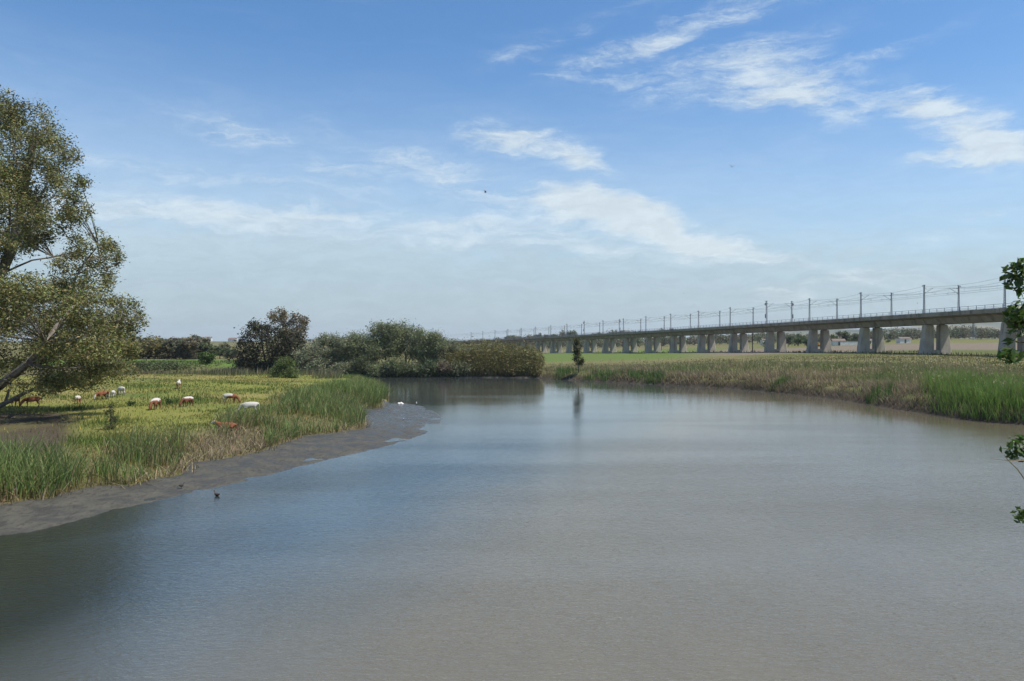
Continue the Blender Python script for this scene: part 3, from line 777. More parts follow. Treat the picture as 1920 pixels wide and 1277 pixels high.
# --- round willow shrub
Ys = 143.0
root = empty('willow_shrub', tuple(at(535, 717, Ys)))
S_ = [(532,688,20,17),(520,700,14,15),(548,700,14,15),(535,706,22,12),(540,680,12,10),(526,679,10,9)]
tree_parts(root, [blob(a, b, Ys + r3.uniform(-1, 1), rx, ry) for a, b, rx, ry in S_], 9500, .30, (.135,.180,.055), line((535,719,Ys),(534,705,Ys),(533,690,Ys)), .12,
           [(line((534,712,Ys),(522,700,Ys)), .06), (line((534,712,Ys),(548,698,Ys)), .06)], M['bark'], 22, .24, .3, (.14,.16,.07), .25, .3, 0, .3, rng=r3, cvar=.25)
tag(root, 'round bright green willow shrub at the rear corner of the pasture', 'shrub')
# --- small bright bush on the far left bank
Yb = 203.0
root = empty('green_bush', tuple(at(386, 692, Yb)))
S_ = [(380,668,9,8),(392,670,10,7),(384,680,9,9),(388,674,8,8)]
tree_parts(root, [blob(a, b, Yb, rx, ry) for a, b, rx, ry in S_], 2400, .40, (.070,.130,.022), line((385,694,Yb),(385,680,Yb),(386,670,Yb)), .1, [], M['bark'], 16, .3, .3, (.10,.12,.04), .3, .6, rng=r3)
tag(root, 'small vivid green bush on the bank before the row of grey trees', 'bush')

# --- willows on the outside of the bend
WIL = [(590,660,26,28,'leftmost low silvery willow of the riverside grove', 0), (620,650,28,34,'silvery willow with a pointed crown second in the riverside grove', 0),
       (652,654,30,34,'grey green willow with a low rounded crown left of centre in the grove', 0), (683,648,28,34,'broad grey green willow left of the tallest willow', 1),
       (722,640,32,40,'tall grey green willow just left of the grove crest', 1), (760,640,36,42,'tallest willow at the crest of the riverside grove', 1),
       (800,648,30,36,'dark green willow on the right shoulder of the grove', 1), (832,660,26,26,'sparse topped willow right of the grove crest', 0),
       (866,668,24,22,'low bushy willow between the grove and the cane thicket', 1), (890,666,20,20,'last small willow at the right end of the grove', 0)]
for i, (a, b, rx, ry, lab, dk) in enumerate(WIL):
    Yw = 184.2 + (i * 37 % 11) * .7
    root = empty('willow_tree', tuple(at(a, 704, Yw)))
    rx *= 1.3; ry *= 1.0; b += 2
    bb = [blob(a, b, Yw, rx * .85, ry * .8)]
    for q in range(7):
        t = r3.uniform(0, 2 * math.pi); s_ = r3.uniform(.5, .85)
        bb.append(blob(a + math.cos(t) * rx * s_, b + math.sin(t) * ry * s_ * .9, Yw + r3.uniform(-3.2, 1.5), rx * r3.uniform(.32, .5), ry * r3.uniform(.28, .45)))
    bb += [blob(a + r3.uniform(-.8, .8) * rx, r3.uniform(688, 698), 181.5 + r3.uniform(-1.2, 1), rx * .5, 12) for q in range(5)]
    basec = [(.245,.265,.155), (.205,.235,.115)][dk]
    n_ = int(11500 * (rx * ry) / 900)
    tree_parts(root, bb, n_, .40, basec, line((a,706,Yw),(a+2,685,Yw),(a,660,Yw),(a-2,b-ry*.4,Yw)), .25,
               [(line((a,690,Yw),(a-rx*.5,b+4,Yw)), .12), (line((a,690,Yw),(a+rx*.5,b,Yw)), .12)], M['bark'], 22, .24, .3, (.15,.16,.10), .25, .32, .2, .5, r3, cvar=.3)
    tag(root, lab, 'willow', 'willows on the outer bank of the bend')
# low shrubs in front of them
for i, (a, b, rx, ry, lab, cc_) in enumerate([(745,684,17,16,'pale green low shrub at the water under the tallest willow', (.15,.18,.085)), (802,688,16,14,'bluish green low shrub at the water right of the grove crest', (.10,.135,.07)),
                                              (676,684,16,16,'dark low shrub at the water left of the grove crest', (.09,.105,.05)), (835,690,15,11,'brownish dry shrub at the water beside the cane thicket', (.15,.12,.08))]):
    Yw = 180.5
    root = empty('bank_shrub', tuple(at(a, 703, Yw)))
    tree_parts(root, [blob(a, b, Yw, rx, ry), blob(a - rx * .5, b + 4, Yw, rx * .6, ry * .7), blob(a + rx * .5, b + 3, Yw, rx * .6, ry * .7)], 2600, .36, cc_, line((a,705,Yw),(a,690,Yw),(a,682,Yw)), .1, [], M['bark'], 16, .28, .3, None, 0, .35, rng=r3)
    tag(root, lab, 'shrub', 'shrubs at the feet of the willows')

# --- young poplar on the far bank
q = flat(1084, 701, 1.3); Yp = q[1]
root = empty('young_poplar', tuple(at(1084, 698, Yp)))
S_ = [(1081,640,5,8),(1082,650,7,9),(1083,662,8,9),(1085,674,9,8),(1087,682,8,5),(1080,656,5,6),(1090,676,5,6)]
tree_parts(root, [blob(a, b, Yp, rx, ry) for a, b, rx, ry in S_], 2300, .27, (.070,.075,.026), line((1085,699,Yp),(1085,680,Yp),(1083,655,Yp),(1081,634,Yp)), .09, [], M['bark'], 16, .3, .3, (.10,.10,.035), .3, .55, rng=r3)
tag(root, 'single slim young poplar standing on the far bank before the viaduct', 'tree')
# --- dark sapling in the pasture
g = ground_at(208, 806)
root = empty('dark_sapling', tuple(g))
Yq = g[1]
S_ = [(208,762,5,9),(207,776,8,9),(209,790,11,9),(207,800,12,6),(198,772,4,4),(218,784,5,5)]
tree_parts(root, [blob(a, b, Yq, rx, ry) for a, b, rx, ry in S_], 900, .13, (.050,.062,.032), line((208,808,Yq),(208,780,Yq),(208,756,Yq)), .03, [], M['bark'], 14, .3, .3, None, 0, .3, rng=r3)
tag(root, 'upright dark grey-green sapling standing behind the left cattails', 'sapling')
for a, b, lab in [(245,762,'small dark green weed clump beside the brown-flanked cow'), (316,760,'dark green weed clump between two grazing brown and white cows')]:
    g = ground_at(a, b); Yq = g[1]
    root = empty('weed_clump', tuple(g))
    S_ = [(a, b - 8, 5, 6), (a - 3, b - 4, 5, 4), (a + 4, b - 5, 5, 4)]
    tree_parts(root, [blob(x_, y_, Yq, rx, ry) for x_, y_, rx, ry in S_], 350, .16, (.050,.085,.028), line((a,b,Yq),(a,b-8,Yq)), .02, [], M['bark'], 12, .3, .3, None, 0, .3, rng=r3)
    tag(root, lab, 'weed')

# --- far trees: a few kinds, copied
def proto(kind, seed, n, base_col, alt):
    rg = np.random.default_rng(seed)
    root = empty({'tall':'tall_tree','round':'round_tree','bushy':'bushy_tree'}[kind])
    if kind == 'tall':
        bb = [(rg.uniform(-1, 1), rg.uniform(-1, 1), z_, rg.uniform(1.3, 2.1), rg.uniform(1.3, 2.1), rg.uniform(1.2, 2.0)) for z_ in (1.5, 2.8, 4.2, 5.6, 6.8, 8.0, 9.0)]
    elif kind == 'round':
        bb = [(0, 0, 5.6, 3.0, 3.0, 2.8)] + [(rg.uniform(-2.4, 2.4), rg.uniform(-2, 2), rg.uniform(1.6, 7.2), 1.8, 1.8, 1.5) for _ in range(8)]
    else:
        bb = [(0, 0, 3.6, 2.8, 2.8, 2.6)] + [(rg.uniform(-2.6, 2.6), rg.uniform(-2, 2), rg.uniform(1.4, 4.6), 1.7, 1.7, 1.4) for _ in range(6)]
    P_, k_, C__ = crown_points(bb, n, 16, .27, .5, rg)
    cl_ = 1 + .35 * rg.uniform(-1, 1, len(C__))
    cm = np.clip(jitter_col(base_col, n, .3, alt, .25, rg) * cl_[k_][:, None], .003, .9)
    link('crown', leaf_mesh('crown', P_, .62, cm, .6, rng=rg), M['leaf'], root)
    mb = MB(); mb.tube([(0,0,-.6),(0.1,0,2.4),(-.1,.1,5),(0,0,7.5 if kind != 'bushy' else 4)], [.26,.2,.14,.06], 7)
    mb.tube([(0.1,0,2.4),(.9,.2,4.2),(1.3,.3,5.4)], [.12,.08,.04], 5); mb.tube([(0.05,0,3.0),(-.9,-.2,4.6),(-1.4,-.2,5.6)], [.12,.08,.04], 5)
    mb.build('trunk', M['bark_pale'], root)
    return root
PROTO = [proto('tall', 1, 2200, (.150,.145,.082), (.19,.155,.09)), proto('tall', 2, 2200, (.130,.140,.085), (.17,.155,.09)), proto('tall', 3, 2200, (.165,.145,.085), (.20,.165,.10)),
         proto('round', 4, 2200, (.105,.130,.060), (.14,.155,.07)), proto('round', 5, 2200, (.165,.150,.052), (.20,.165,.065)), proto('bushy', 6, 1700, (.085,.130,.042), (.12,.155,.06)),
         proto('bushy', 7, 1700, (.075,.100,.048), (.10,.125,.06))]
used_proto = set()
def far_tree(pi, px, Y, top, base, wid, label, group, cat='tree', name='far_tree', rz=None):
    """top and base are picture rows; wid a width factor"""
    src = PROTO[pi]
    x, z0 = (px - 960) / FPX * Y, CZ + (HY - base) / FPX * Y
    zt = CZ + (HY - top) / FPX * Y
    z0 = gz(x, Y)
    H = {0:10.2,1:10.2,2:10.2,3:8.2,4:8.2,5:6.2,6:6.2}[pi]; s = max(.15, (zt - z0) / H)
    if pi not in used_proto: o_ = src; used_proto.add(pi)
    else:
        o_ = src.copy(); COL.objects.link(o_)
        for ch in src.children:
            c_ = ch.copy(); COL.objects.link(c_); c_.parent = o_
    o_.name = src.name.split('.')[0] if o_ is not src else src.name
    o_.location = (x, Y, z0); o_.scale = (s * wid, s * wid, s); o_.rotation_euler = (0, 0, rz if rz is not None else random.uniform(0, 6.28))
    tag(o_, label, cat, group)
    return o_

# grey wood behind the left field
ROW = [(248,642,4,1.0),(262,636,1,1.1),(278,632,4,1.25),(290,638,4,1.0),(303,638,1,1.0),(314,640,0,.95),(326,634,2,1.0),(337,640,1,.95),(348,637,0,1.0),(357,634,2,1.0),(367,632,1,.9),(378,636,0,1.1),
       (388,645,3,1.0),(398,650,3,1.0),(412,652,3,1.0),(424,645,1,.8),(432,654,6,1.0)]
ROW = [(a, b - 1, c, d * 1.75) for a, b, c, d in ROW]
kinds = {0:'grey green slender',1:'grey slender',2:'brownish grey slender',3:'low dark green',4:'yellowish green rounded',6:'low dark bushy'}
for i, (a, t, pi, w_) in enumerate(ROW):
    far_tree(pi, a, 262 + (i * 13 % 9) * 2, t, 677, w_, '%s tree, %s from the left in the row behind the left field' % (kinds[pi], nth(i)), 'trees in the row behind the left field')
# crowns on the skyline over the viaduct
SKY = [(955,630,3,1.6),(990,628,4,1.3),(1003,629,0,1.2),(1013,626,1,1.0),(1023,627,2,1.1),(1034,628,3,1.2),(1046,626,4,1.4),(1056,621,1,.8),(1071,621,3,.9),(1081,627,3,1.1),(1099,628,4,1.1),(1113,625,2,1.2),
       (1124,625,0,1.0),(1145,620,4,1.1),(1155,621,1,1.0),(1168,619,2,1.0),(1180,620,4,1.0),(1192,622,3,1.2),(1242,618,1,1.0),(1262,618,0,1.0)]
for i, (a, t, pi, w_) in enumerate(SKY):
    far_tree(pi, a, 800 + (i * 29 % 13) * 8, t, 650, w_, 'hazy dark tree, %s from the left of the crowns showing over the viaduct' % nth(i), 'crowns on the skyline over the viaduct')
# trees at the farm
FARM = [(1497,628,3,1.0,5,'broad dark tree left of the orange excavator under the viaduct'),(1512,634,5,1.2,5,'low dark green bush left of the orange excavator'),(1558,628,5,1.1,5,'dark green tree between the two middle piers by the farm'),
        (1583,622,3,1.25,3,'rounded bright green tree behind the white farm wall'),(1606,626,3,1.0,3,'dull green rounded tree at the right end of the farm wall'),(1573,636,6,.9,6,'small dark bush in front of the farm wall'),(1595,637,6,.9,6,'dark bush in the middle of the farm wall'),
        (1603,636,6,.8,6,'brownish dark bush at the right end of the farm wall'),(1665,637,5,1.3,5,'low green bush right of the small white shed'),(1440,634,5,1.1,5,'dark green bush behind the pier under the viaduct'),(1478,630,3,1.1,3,'olive tree beside the utility post beyond the viaduct')]
for a, t, p0, w_, pi, lab in FARM:
    far_tree(pi, a, 470 + (a % 7) * 3, t, 650, w_, lab, 'trees round the farm beyond the viaduct')

# far woods that read as one mass
def woods(name, label, px0, px1, d0, d1, n, toprow, cols, seed):
    rg = np.random.default_rng(seed)
    P_ = scatter_polar(n, px0, px1, d0, d1, rg); z_ = terrain(P_)[0]; u_ = px_of(P_)
    topz = CZ + (HY - np.interp(u_, [q[0] for q in toprow], [q[1] for q in toprow])) / FPX * P_[:,1]
    hh = np.maximum(3, (topz - z_)) * rg.uniform(.62, 1.08, n)
    pts = []; cs = []
    for i in range(n):
        k_ = 210
        r_ = hh[i] * rg.uniform(.22, .36)
        nb = 5
        cen = np.column_stack([P_[i,0] + rg.normal(size=nb) * r_ * .5, P_[i,1] + rg.normal(size=nb) * r_ * .5, z_[i] + hh[i] * np.linspace(.3, .9, nb)])
        j = rg.integers(0, nb, k_)
        pts.append(cen[j] + rg.normal(size=(k_, 3)) * [r_ * .42, r_ * .42, hh[i] * .085])
        cs.append(np.tile(np.asarray(cols[rg.integers(len(cols))]) * rg.uniform(.75, 1.25), (k_, 1)) * rg.uniform(.65, 1.35, (k_, 1)))
    pts = np.vstack(pts); cs = np.vstack(cs)
    o_ = link(name, leaf_mesh(name, pts, .9 * (d0 / 600) ** .8, cs, .6, rng=rg), M['leaf'])
    tag(o_, label, 'wood', kind='stuff')
gc3 = [(.145,.155,.085),(.16,.15,.09),(.125,.135,.075),(.165,.148,.085),(.125,.150,.07)]
woods('woods', 'dark belt of trees beyond the field seen between the viaduct piers', 930, 1500, 700, 860, 330, [(930,633),(1040,632),(1180,630),(1300,627),(1400,626),(1450,622),(1500,628)], gc3, 31)
woods('woods', 'grey green belt of trees across the fields at the far right', 1480, 2150, 590, 700, 330, [(1480,626),(1540,628),(1600,630),(1640,620),(1680,615),(1720,618),(1760,616),(1800,611),(1850,616),(1900,618),(1960,612),(2150,615)], gc3, 32)
woods('woods', 'thin line of distant trees along the horizon behind the willows', 430, 960, 1500, 1900, 130, [(430,641),(480,640),(560,638),(580,635),(700,638),(860,640),(900,634),(960,636)], gc3, 33)

# --- ash tree on the near right bank, most of it outside the picture
r4 = np.random.default_rng(9)
bx, by = 9.6, 8.4
root = empty('ash_tree', (bx, by, gz(bx, by)))
z0 = gz(bx, by) - .1
def twig(points, r): mb.tube(points, np.linspace(r, r * .35, len(points)), 6)
mb = MB()
mb.tube([(bx, by, z0), (bx - .1, by, z0 + 2), (bx, by + .1, 6.0), (bx + .1, by, 8.5), (bx, by, 10.5)], [.2, .17, .14, .1, .05], 9)
SPR = [((1907,520,9.9),26,34,130),((1913,497,9.9),10,14,22),((1913,545,9.9),10,16,20),((1907,598,9.6),22,36,170),((1915,580,9.4),12,24,40),((1897,640,9.7),8,8,8),((1896,667,9.3),18,18,64),((1905,842,10.4),24,27,100),((1916,966,10.6),14,18,50)]
leafP = []
for (a, b, Y), rx, ry, n_ in SPR:
    c_ = at(a, b, Y); s_ = Y / FPX
    src = (bx - .05, by + .05, max(z0 + .6, c_[2] - .35 if b < 700 else c_[2] + .3))
    mid = (np.array(src) * .45 + c_ * .55 + np.array([0, 0, .12]))
    bz = [np.array(src) * (1 - t) ** 2 + 2 * mid * t * (1 - t) + (c_ + np.array([.05, 0, 0])) * t * t + np.array([0, .05 * math.sin(9 * t + a), .06 * math.sin(7 * t + b)]) * (0 < t < 1) for t in np.linspace(0, 1, 9)]
    twig([tuple(q) for q in bz], .026)
    for t in (.35, .5, .65, .8, .95):
        i_ = int(t * 8); e_ = bz[i_] + np.array([r4.uniform(-.1, .25), r4.uniform(-.2, .2), r4.uniform(-.2, .25)])
        if px_of(e_[None])[0] > 1890: twig([tuple(bz[i_]), tuple(e_)], .008)
    d_ = r4.normal(size=(n_, 3)); d_ /= np.linalg.norm(d_, axis=1)[:, None]; d_ *= r4.random((n_, 1)) ** .5
    leafP.append(c_ + d_ * [rx * s_, .16, ry * s_])
    # leaves along the rest of the twig, outside the picture
    t_ = r4.uniform(.12, .92, 150)[:, None]; A_, B_, D2 = np.array(src), mid, c_
    q_ = A_ * (1 - t_) ** 2 + 2 * B_ * t_ * (1 - t_) + D2 * t_ ** 2 + r4.normal(size=(150, 3)) * [.13, .14, .14]
    leafP.append(q_[px_of(q_) > 1945])
# the rest of the crown, right of the frame
nn_ = 2600
d_ = r4.normal(size=(nn_, 3)); d_ /= np.linalg.norm(d_, axis=1)[:, None]; d_ *= r4.random((nn_, 1)) ** .4
rest = np.array([bx + .7, by - .3, 7.8]) + d_ * [1.9, 1.9, 2.7]
rest = rest[(px_of(rest) > 1990)]
for k_ in range(26):
    q_ = rest[k_ * 7 % len(rest)]
    twig([(bx, by, min(max(z0 + 2, q_[2] - .8), 9.5)), tuple((np.array([bx, by, q_[2]]) + q_) / 2), tuple(q_)], .03)
mb.build('trunk', M['bark'], root)
P_ = np.vstack(leafP + [rest]); n_ = len(P_)
link('crown', leaf_mesh('crown', P_, .10, jitter_col((.070,.125,.028), n_, .35, (.11,.16,.04), .18, r4), .42, droop=.25, rng=r4), M['leaf_gloss'], root)
for o_ in root.children: pass
root_loc = Vector(root.location)
tag(root, 'glossy dark green leafy branches of a near tree at the right edge', 'tree')
# a dry reed stalk beside it
mb = MB(); mb.tube([tuple(at(1926,906,10.2)), tuple(at(1908,880,10.2)), tuple(at(1893,866,10.2)), tuple(at(1882,852,10.2))], [.008,.007,.006,.003], 5)
mb.tube([tuple(at(1925,864,10.2)), tuple(at(1890,863,10.2)), tuple(at(1858,860,10.2))], [.006,.006,.002], 5)
mb.tube([tuple(at(1930,1100,10.2)), tuple(at(1928,980,10.2)), tuple(at(1925,900,10.2)), tuple(at(1924,860,10.2))], [.012,.011,.009,.008], 5)
tag(mb.build('dry_stalk', M['plume']), 'bent dry straw stalk beside the lower leaves at the right edge', 'reed stalk')

# children were built in world space: hang them under their root without moving them
bpy.context.view_layer.update()
for o_ in list(COL.objects):
    if o_.parent and o_.parent.type == 'EMPTY' and o_.parent.name.split('.')[0] in ('eucalyptus_tree','dark_tree','gum_tree','willow_shrub','green_bush','willow_tree','bank_shrub','young_poplar','dark_sapling','weed_clump','ash_tree'):
        o_.matrix_parent_inverse = Matrix.Translation(-Vector(o_.parent.location))
# ================================================================== VIADUCT
S_, H0, C1, C2, VX0, VY0 = 30.008, -.1442936, -.01629160, .0001009, 122.47, 196.16
VK0, VK1, SUB = -5.0, 25.0, 20
_t = [(0.0, VX0, VY0)]
for i in range(int(VK1 * SUB)):
    k_, x_, y_ = _t[-1]; h_ = H0 + C1 * (k_ + .5 / SUB) + C2 * k_ * k_
    _t.append((k_ + 1 / SUB, x_ + S_ / SUB * math.sin(h_), y_ + S_ / SUB * math.cos(h_)))
_b = [(0.0, VX0, VY0)]
for i in range(int(-VK0 * SUB)):
    k_, x_, y_ = _b[-1]; h_ = H0 + C1 * (k_ - .5 / SUB)
    _b.append((k_ - 1 / SUB, x_ - S_ / SUB * math.sin(h_), y_ - S_ / SUB * math.cos(h_)))
PATH = np.array(_b[::-1] + _t[1:])

def via(k, lat=0.0, dz=0.0):
    x_ = np.interp(k, PATH[:,0], PATH[:,1]); y_ = np.interp(k, PATH[:,0], PATH[:,2]); h_ = head(k)
    return Vector((x_ + lat * math.cos(h_), y_ - lat * math.sin(h_), deck_z(k) + dz))
def head(k): return H0 + C1 * k + C2 * k * k
def deck_z(k): return 16.65 - .10 * k - .006 * k * abs(k)

base_pt = via(1, 5.5); base_pt.z = gz(base_pt.x, base_pt.y)
viaduct = empty('railway_viaduct', tuple(base_pt))
tag(viaduct, 'long concrete railway viaduct on paired tapering piers crossing the fields', 'viaduct')
SEC = [(-.70,0),(-.42,0),(-.42,-.45),(11.42,-.45),(11.42,0),(11.70,0),(11.70,-1.12),(11.1,-1.2),(9.5,-1.55),(8.7,-3.1),(2.3,-3.1),(1.5,-1.55),(-.1,-1.2),(-.70,-1.12)]
def sweep(sec, k0, k1, step):
    mb_ = MB(); ks = np.arange(k0, k1 + 1e-6, step)
    mb_.loft([[tuple(via(k, a, b)) for a, b in sec] for k in ks])
    return mb_
viaparts = []
viaparts.append(sweep(SEC, -5, 25, .25).build('deck', M['concrete'], viaduct))
for k in range(-2, 17):
    kk = k + .08
    hd_ = head(kk); al = Vector((math.sin(hd_), math.cos(hd_), 0)); la = Vector((math.cos(hd_), -math.sin(hd_), 0))
    P0 = via(kk, 0); P0.z = 0
    zt = deck_z(kk) - 3.24
    gb = gz(*(P0 + la * 5.5).xy) - .6
    for (b0, b1, t0, t1) in ((.5, 4.35, 1.75, 4.3), (6.25, 10.1, 6.3, 8.85)):
        mb = MB()
        def leg_ring(f, th):
            l0 = b0 + (t0 - b0) * f; l1 = b1 + (t1 - b1) * f; z_ = gb + (zt - gb) * f; c = .22
            pts = [(l0 + c, -th), (l1 - c, -th), (l1, -th + c), (l1, th - c), (l1 - c, th), (l0 + c, th), (l0, th - c), (l0, -th + c)]
            return [tuple(P0 + la * a + al * b + Vector((0, 0, z_))) for a, b in pts]
        mb.loft([leg_ring(0, 1.1), leg_ring(.5, 1.05), leg_ring(.965, 1.0), leg_ring(.965, .88), leg_ring(1.0, .88)])
        viaparts.append(mb.build('pier', M['concrete_pale'], viaduct))
    mb = MB()
    q = [P0 + la * a + al * b for a, b in ((4.2, -.8), (6.4, -.8), (6.4, .8), (4.2, .8))]
    mb.hexa([(v.x, v.y, gb) for v in q], [(v.x, v.y, gb + 1.75) for v in q])
    viaparts.append(mb.build('tie_beam', M['concrete_pale'], viaduct))
    for l in (3.2, 7.6):
        mb = MB()
        q = [P0 + la * (l + a) + al * b for a, b in ((-.6, -.5), (.6, -.5), (.6, .5), (-.6, .5))]
        mb.hexa([(v.x, v.y, zt - .01) for v in q], [(v.x, v.y, zt + .13) for v in q])
        viaparts.append(mb.build('bearing', M['dark'], viaduct))
for k in range(-1, 18):
    kk = k + .08; d_ = .075 / S_; mb = MB()
    for (l0, z0_, l1, z1_) in ((-.71, -.02, -.71, -1.11), (-.11, -1.21, 1.49, -1.56), (1.485, -1.58, 2.285, -3.08)):
        mb.hexa([via(kk - d_, l0, z0_), via(kk + d_, l0, z0_), via(kk + d_, l0 + .03, z0_), via(kk - d_, l0 + .03, z0_)],
                [via(kk - d_, l1, z1_), via(kk + d_, l1, z1_), via(kk + d_, l1 + .03, z1_), via(kk - d_, l1 + .03, z1_)])
    viaparts.append(mb.build('expansion_joint', M['dark'], viaduct))
for lat in (-.56, 11.56):
    mb = MB()
    for hgt in (.5, 1.0):
        mb.tube([tuple(via(k, lat, hgt)) for k in np.arange(-4, 24.01, .25)], .045 if hgt > .9 else .03, 4)
    for k in np.arange(-4, 24, .1):
        p0 = via(k, lat, 0); mb.box(p0.x - .05, p0.x + .05, p0.y - .05, p0.y + .05, p0.z - .0, p0.z + 1.0)
    viaparts.append(mb.build('railing', M['rail'], viaduct))
for lat in (3.2, 7.8):
    for g_ in (-.83, .83):
        mb = MB(); mb.loft([[tuple(via(k, lat + g_ + a, b)) for a, b in ((-.035,-.44),(.035,-.44),(.035,-.28),(-.035,-.28))] for k in np.arange(-4, 24.01, .25)])
        viaparts.append(mb.build('rail', M['steel'], viaduct))
bpy.context.view_layer.update()
for o_ in viaparts: o_.matrix_parent_inverse = Matrix.Translation(-base_pt)

# overhead-line masts: one of each kind, then copies
def make_mast(weight):
    root = empty('overhead_line_mast')
    mb = MB(); Hm = 8.0
    for sgn in (-1, 1):
        lo = [(sgn * .24 - .06, -.11, -.5), (sgn * .24 + .06, -.11, -.5), (sgn * .24 + .06, .11, -.5), (sgn * .24 - .06, .11, -.5)]
        hi = [(sgn * .13 - .05, -.09, Hm), (sgn * .13 + .05, -.09, Hm), (sgn * .13 + .05, .09, Hm), (sgn * .13 - .05, .09, Hm)]
        mb.hexa(lo, hi)
    n_ = 14
    for i in range(n_):
        z_ = .1 + i * (Hm - .3) / (n_ - 1); hw = .24 - .11 * z_ / Hm
        mb.box(-hw + .03, hw - .03, -.08, .08, z_ - .07, z_ + .07)
    mb.box(-.36, .36, -.3, .3, -.47, .05)
    mb.build('post', M['steel'], root)
    mb = MB()
    mb.tube([(.15, 0, 5.7), (1.5, 0, 6.5), (3.05, 0, 7.35)], .055, 6)
    mb.tube([(.13, 0, 7.2), (1.6, 0, 7.25), (3.0, 0, 7.33)], .028, 5)
    mb.tube([(1.2, 0, 6.3), (1.3, 0, 5.95), (3.75, 0, 5.85)], .038, 5)
    mb.tube([(3.7, 0, 5.86), (3.75, 0, 5.5), (3.1, 0, 5.38)], .025, 5)
    mb.build('cantilever', M['steel'], root)
    for (p0, p1) in (((.3, 0, 5.79), (.62, 0, 5.98)), ((.3, 0, 7.205), (.62, 0, 7.215)), ((-.55, 0, 7.86), (-.55, 0, 7.62))):
        a = Vector(p0); b = Vector(p1); mb = MB()
        mb.tube([a.lerp(b, t) for t in (0, .2, .25, .45, .5, .7, .75, 1)], [.05, .05, .1, .05, .1, .05, .1, .05], 7)
        mb.build('insulator', M['ceramic'], root)
    mb = MB(); mb.box(-.75, .02, -.05, .05, 7.86, 7.96); mb.box(-.2, .3, -.12, .12, 7.96, 8.12)
    mb.build('top_bracket', M['steel'], root)
    if weight:
        mb = MB()
        for i in range(9): mb.tube([(-.55, 0, 2.0 + i * .16), (-.55, 0, 2.13 + i * .16)], .2, 8)
        mb.tube([(-.55, 0, 3.4), (-.55, 0, 6.9)], .02, 4)
        mb.build('counterweight', M['dark'], root)
        mb = MB(); mb.tube([(-.5, -.06, 6.95), (-.5, .06, 6.95)], .42, 12); mb.box(-.6, -.1, -.05, .05, 7.3, 7.42); mb.box(-.6, -.1, -.05, .05, 6.4, 6.52)
        mb.build('pulley', M['steel'], root)
    return root
masts = {}
def place_mast(k, lat, flip, weight, label, group):
    if weight not in masts:
        masts[weight] = make_mast(weight); o_ = masts[weight]
    else:
        src = masts[weight]; o_ = src.copy(); COL.objects.link(o_)
        for ch in src.children:
            c_ = ch.copy(); COL.objects.link(c_); c_.parent = o_
    p0 = via(k, lat, 0); o_.location = p0
    o_.rotation_euler = (0, 0, -head(k) + (math.pi if flip else 0))
    o_.scale = (1, 1, 1.12 if weight else 1)
    tag(o_, label, 'catenary mast', group)
WN = {4: 1, 11: 1}; WF = {4: 1, 10: 1}
for k in range(0, 20):
    lab = ('lattice mast with hanging counterweight on the viaduct\'s near edge, %s mast from the right' if k in WN else 'lattice overhead line mast on the viaduct\'s near edge, %s from the right') % nth(k)
    place_mast(k, -.0, False, k in WN, lab, 'masts on the near edge of the viaduct')
for k in range(0, 18):
    lab = ('lattice mast with hanging counterweight on the viaduct\'s far edge, %s mast from the right' if k in WF else 'lattice overhead line mast on the viaduct\'s far edge, %s from the right') % nth(k)
    place_mast(k, 11.0, True, k in WF, lab, 'masts on the far edge of the viaduct')
for side_, lat0, sg in (('near', 0.0, 1), ('far', 11.0, -1)):
    mb = MB()
    ks = np.arange(-2, 22.01, .1)
    sag = lambda k, s: -s * 4 * ((k % 1) * (1 - k % 1))
    mb.tube([tuple(via(k, lat0 + sg * 3.05, 7.33 + sag(k, .9))) for k in ks], .022, 4)
    mb.tube([tuple(via(k, lat0 + sg * 3.1, 5.36)) for k in ks], .022, 4)
    mb.tube([tuple(via(k, lat0 - sg * .55, 7.6 + sag(k, .7))) for k in ks], .022, 4)
    for k in np.arange(-2, 20, .2):
        if abs(k % 1) > .05 and abs(k % 1) < .95: mb.tube([tuple(via(k, lat0 + sg * 3.05, 7.33 + sag(k, .9))), tuple(via(k, lat0 + sg * 3.1, 5.36))], .012, 3)
    tag(mb.build('overhead_wire', M['wire']), 'sagging overhead wires strung along the %s row of masts on the viaduct' % side_, 'overhead wires')

# ================================================================== FARM, POSTS, PYLON
def farm_house(px, base, Y, w, d, h, roof, rz, label):
    x = (px - 960) / FPX * Y; z = gz(x, Y)
    root = empty('farm_building', (x, Y, z), rz)
    mb = MB(); mb.box(-w/2, w/2, -d/2, d/2, -.5, h); mb.build('wall', M['white_paint'], root)
    mb = MB(); ov = .25
    mb.add([(-w/2-ov,-d/2-ov,h),(w/2+ov,-d/2-ov,h),(w/2+ov,d/2+ov,h),(-w/2-ov,d/2+ov,h),(-w/2-ov,0,h+roof),(w/2+ov,0,h+roof)], [(0,1,5,4),(2,3,4,5),(0,4,3),(1,2,5),(3,2,1,0)])
    mb.build('roof', M['tile_roof'], root)
    n_ = max(1, int(w / 4))
    for i in range(n_):
        cx = -w/2 + (i + .5) * w / n_
        mb = MB()
        if i == n_ // 2: mb.box(cx-.5, cx+.5, -d/2-.06, -d/2-.002, 0, min(2.1, h * .8)); mb.build('door', M['timber'], root)
        else: mb.box(cx-.45, cx+.45, -d/2-.05, -d/2-.002, h*.45, h*.8); mb.build('window', M['window_dark'], root)
    return tag(root, label, 'building')
farm_house(1571, 648, 455, 7, 5, 2.7, 1.1, -.1, 'low white farmhouse with reddish roof beside the dark trees under the viaduct')
farm_house(1628, 648, 462, 5, 4, 2.0, .9, .1, 'small white outbuilding at the right end of the long farm wall')
farm_house(1694, 648, 440, 6, 4, 2.6, .8, .05, 'small white shed visible just right of the pier under the viaduct')
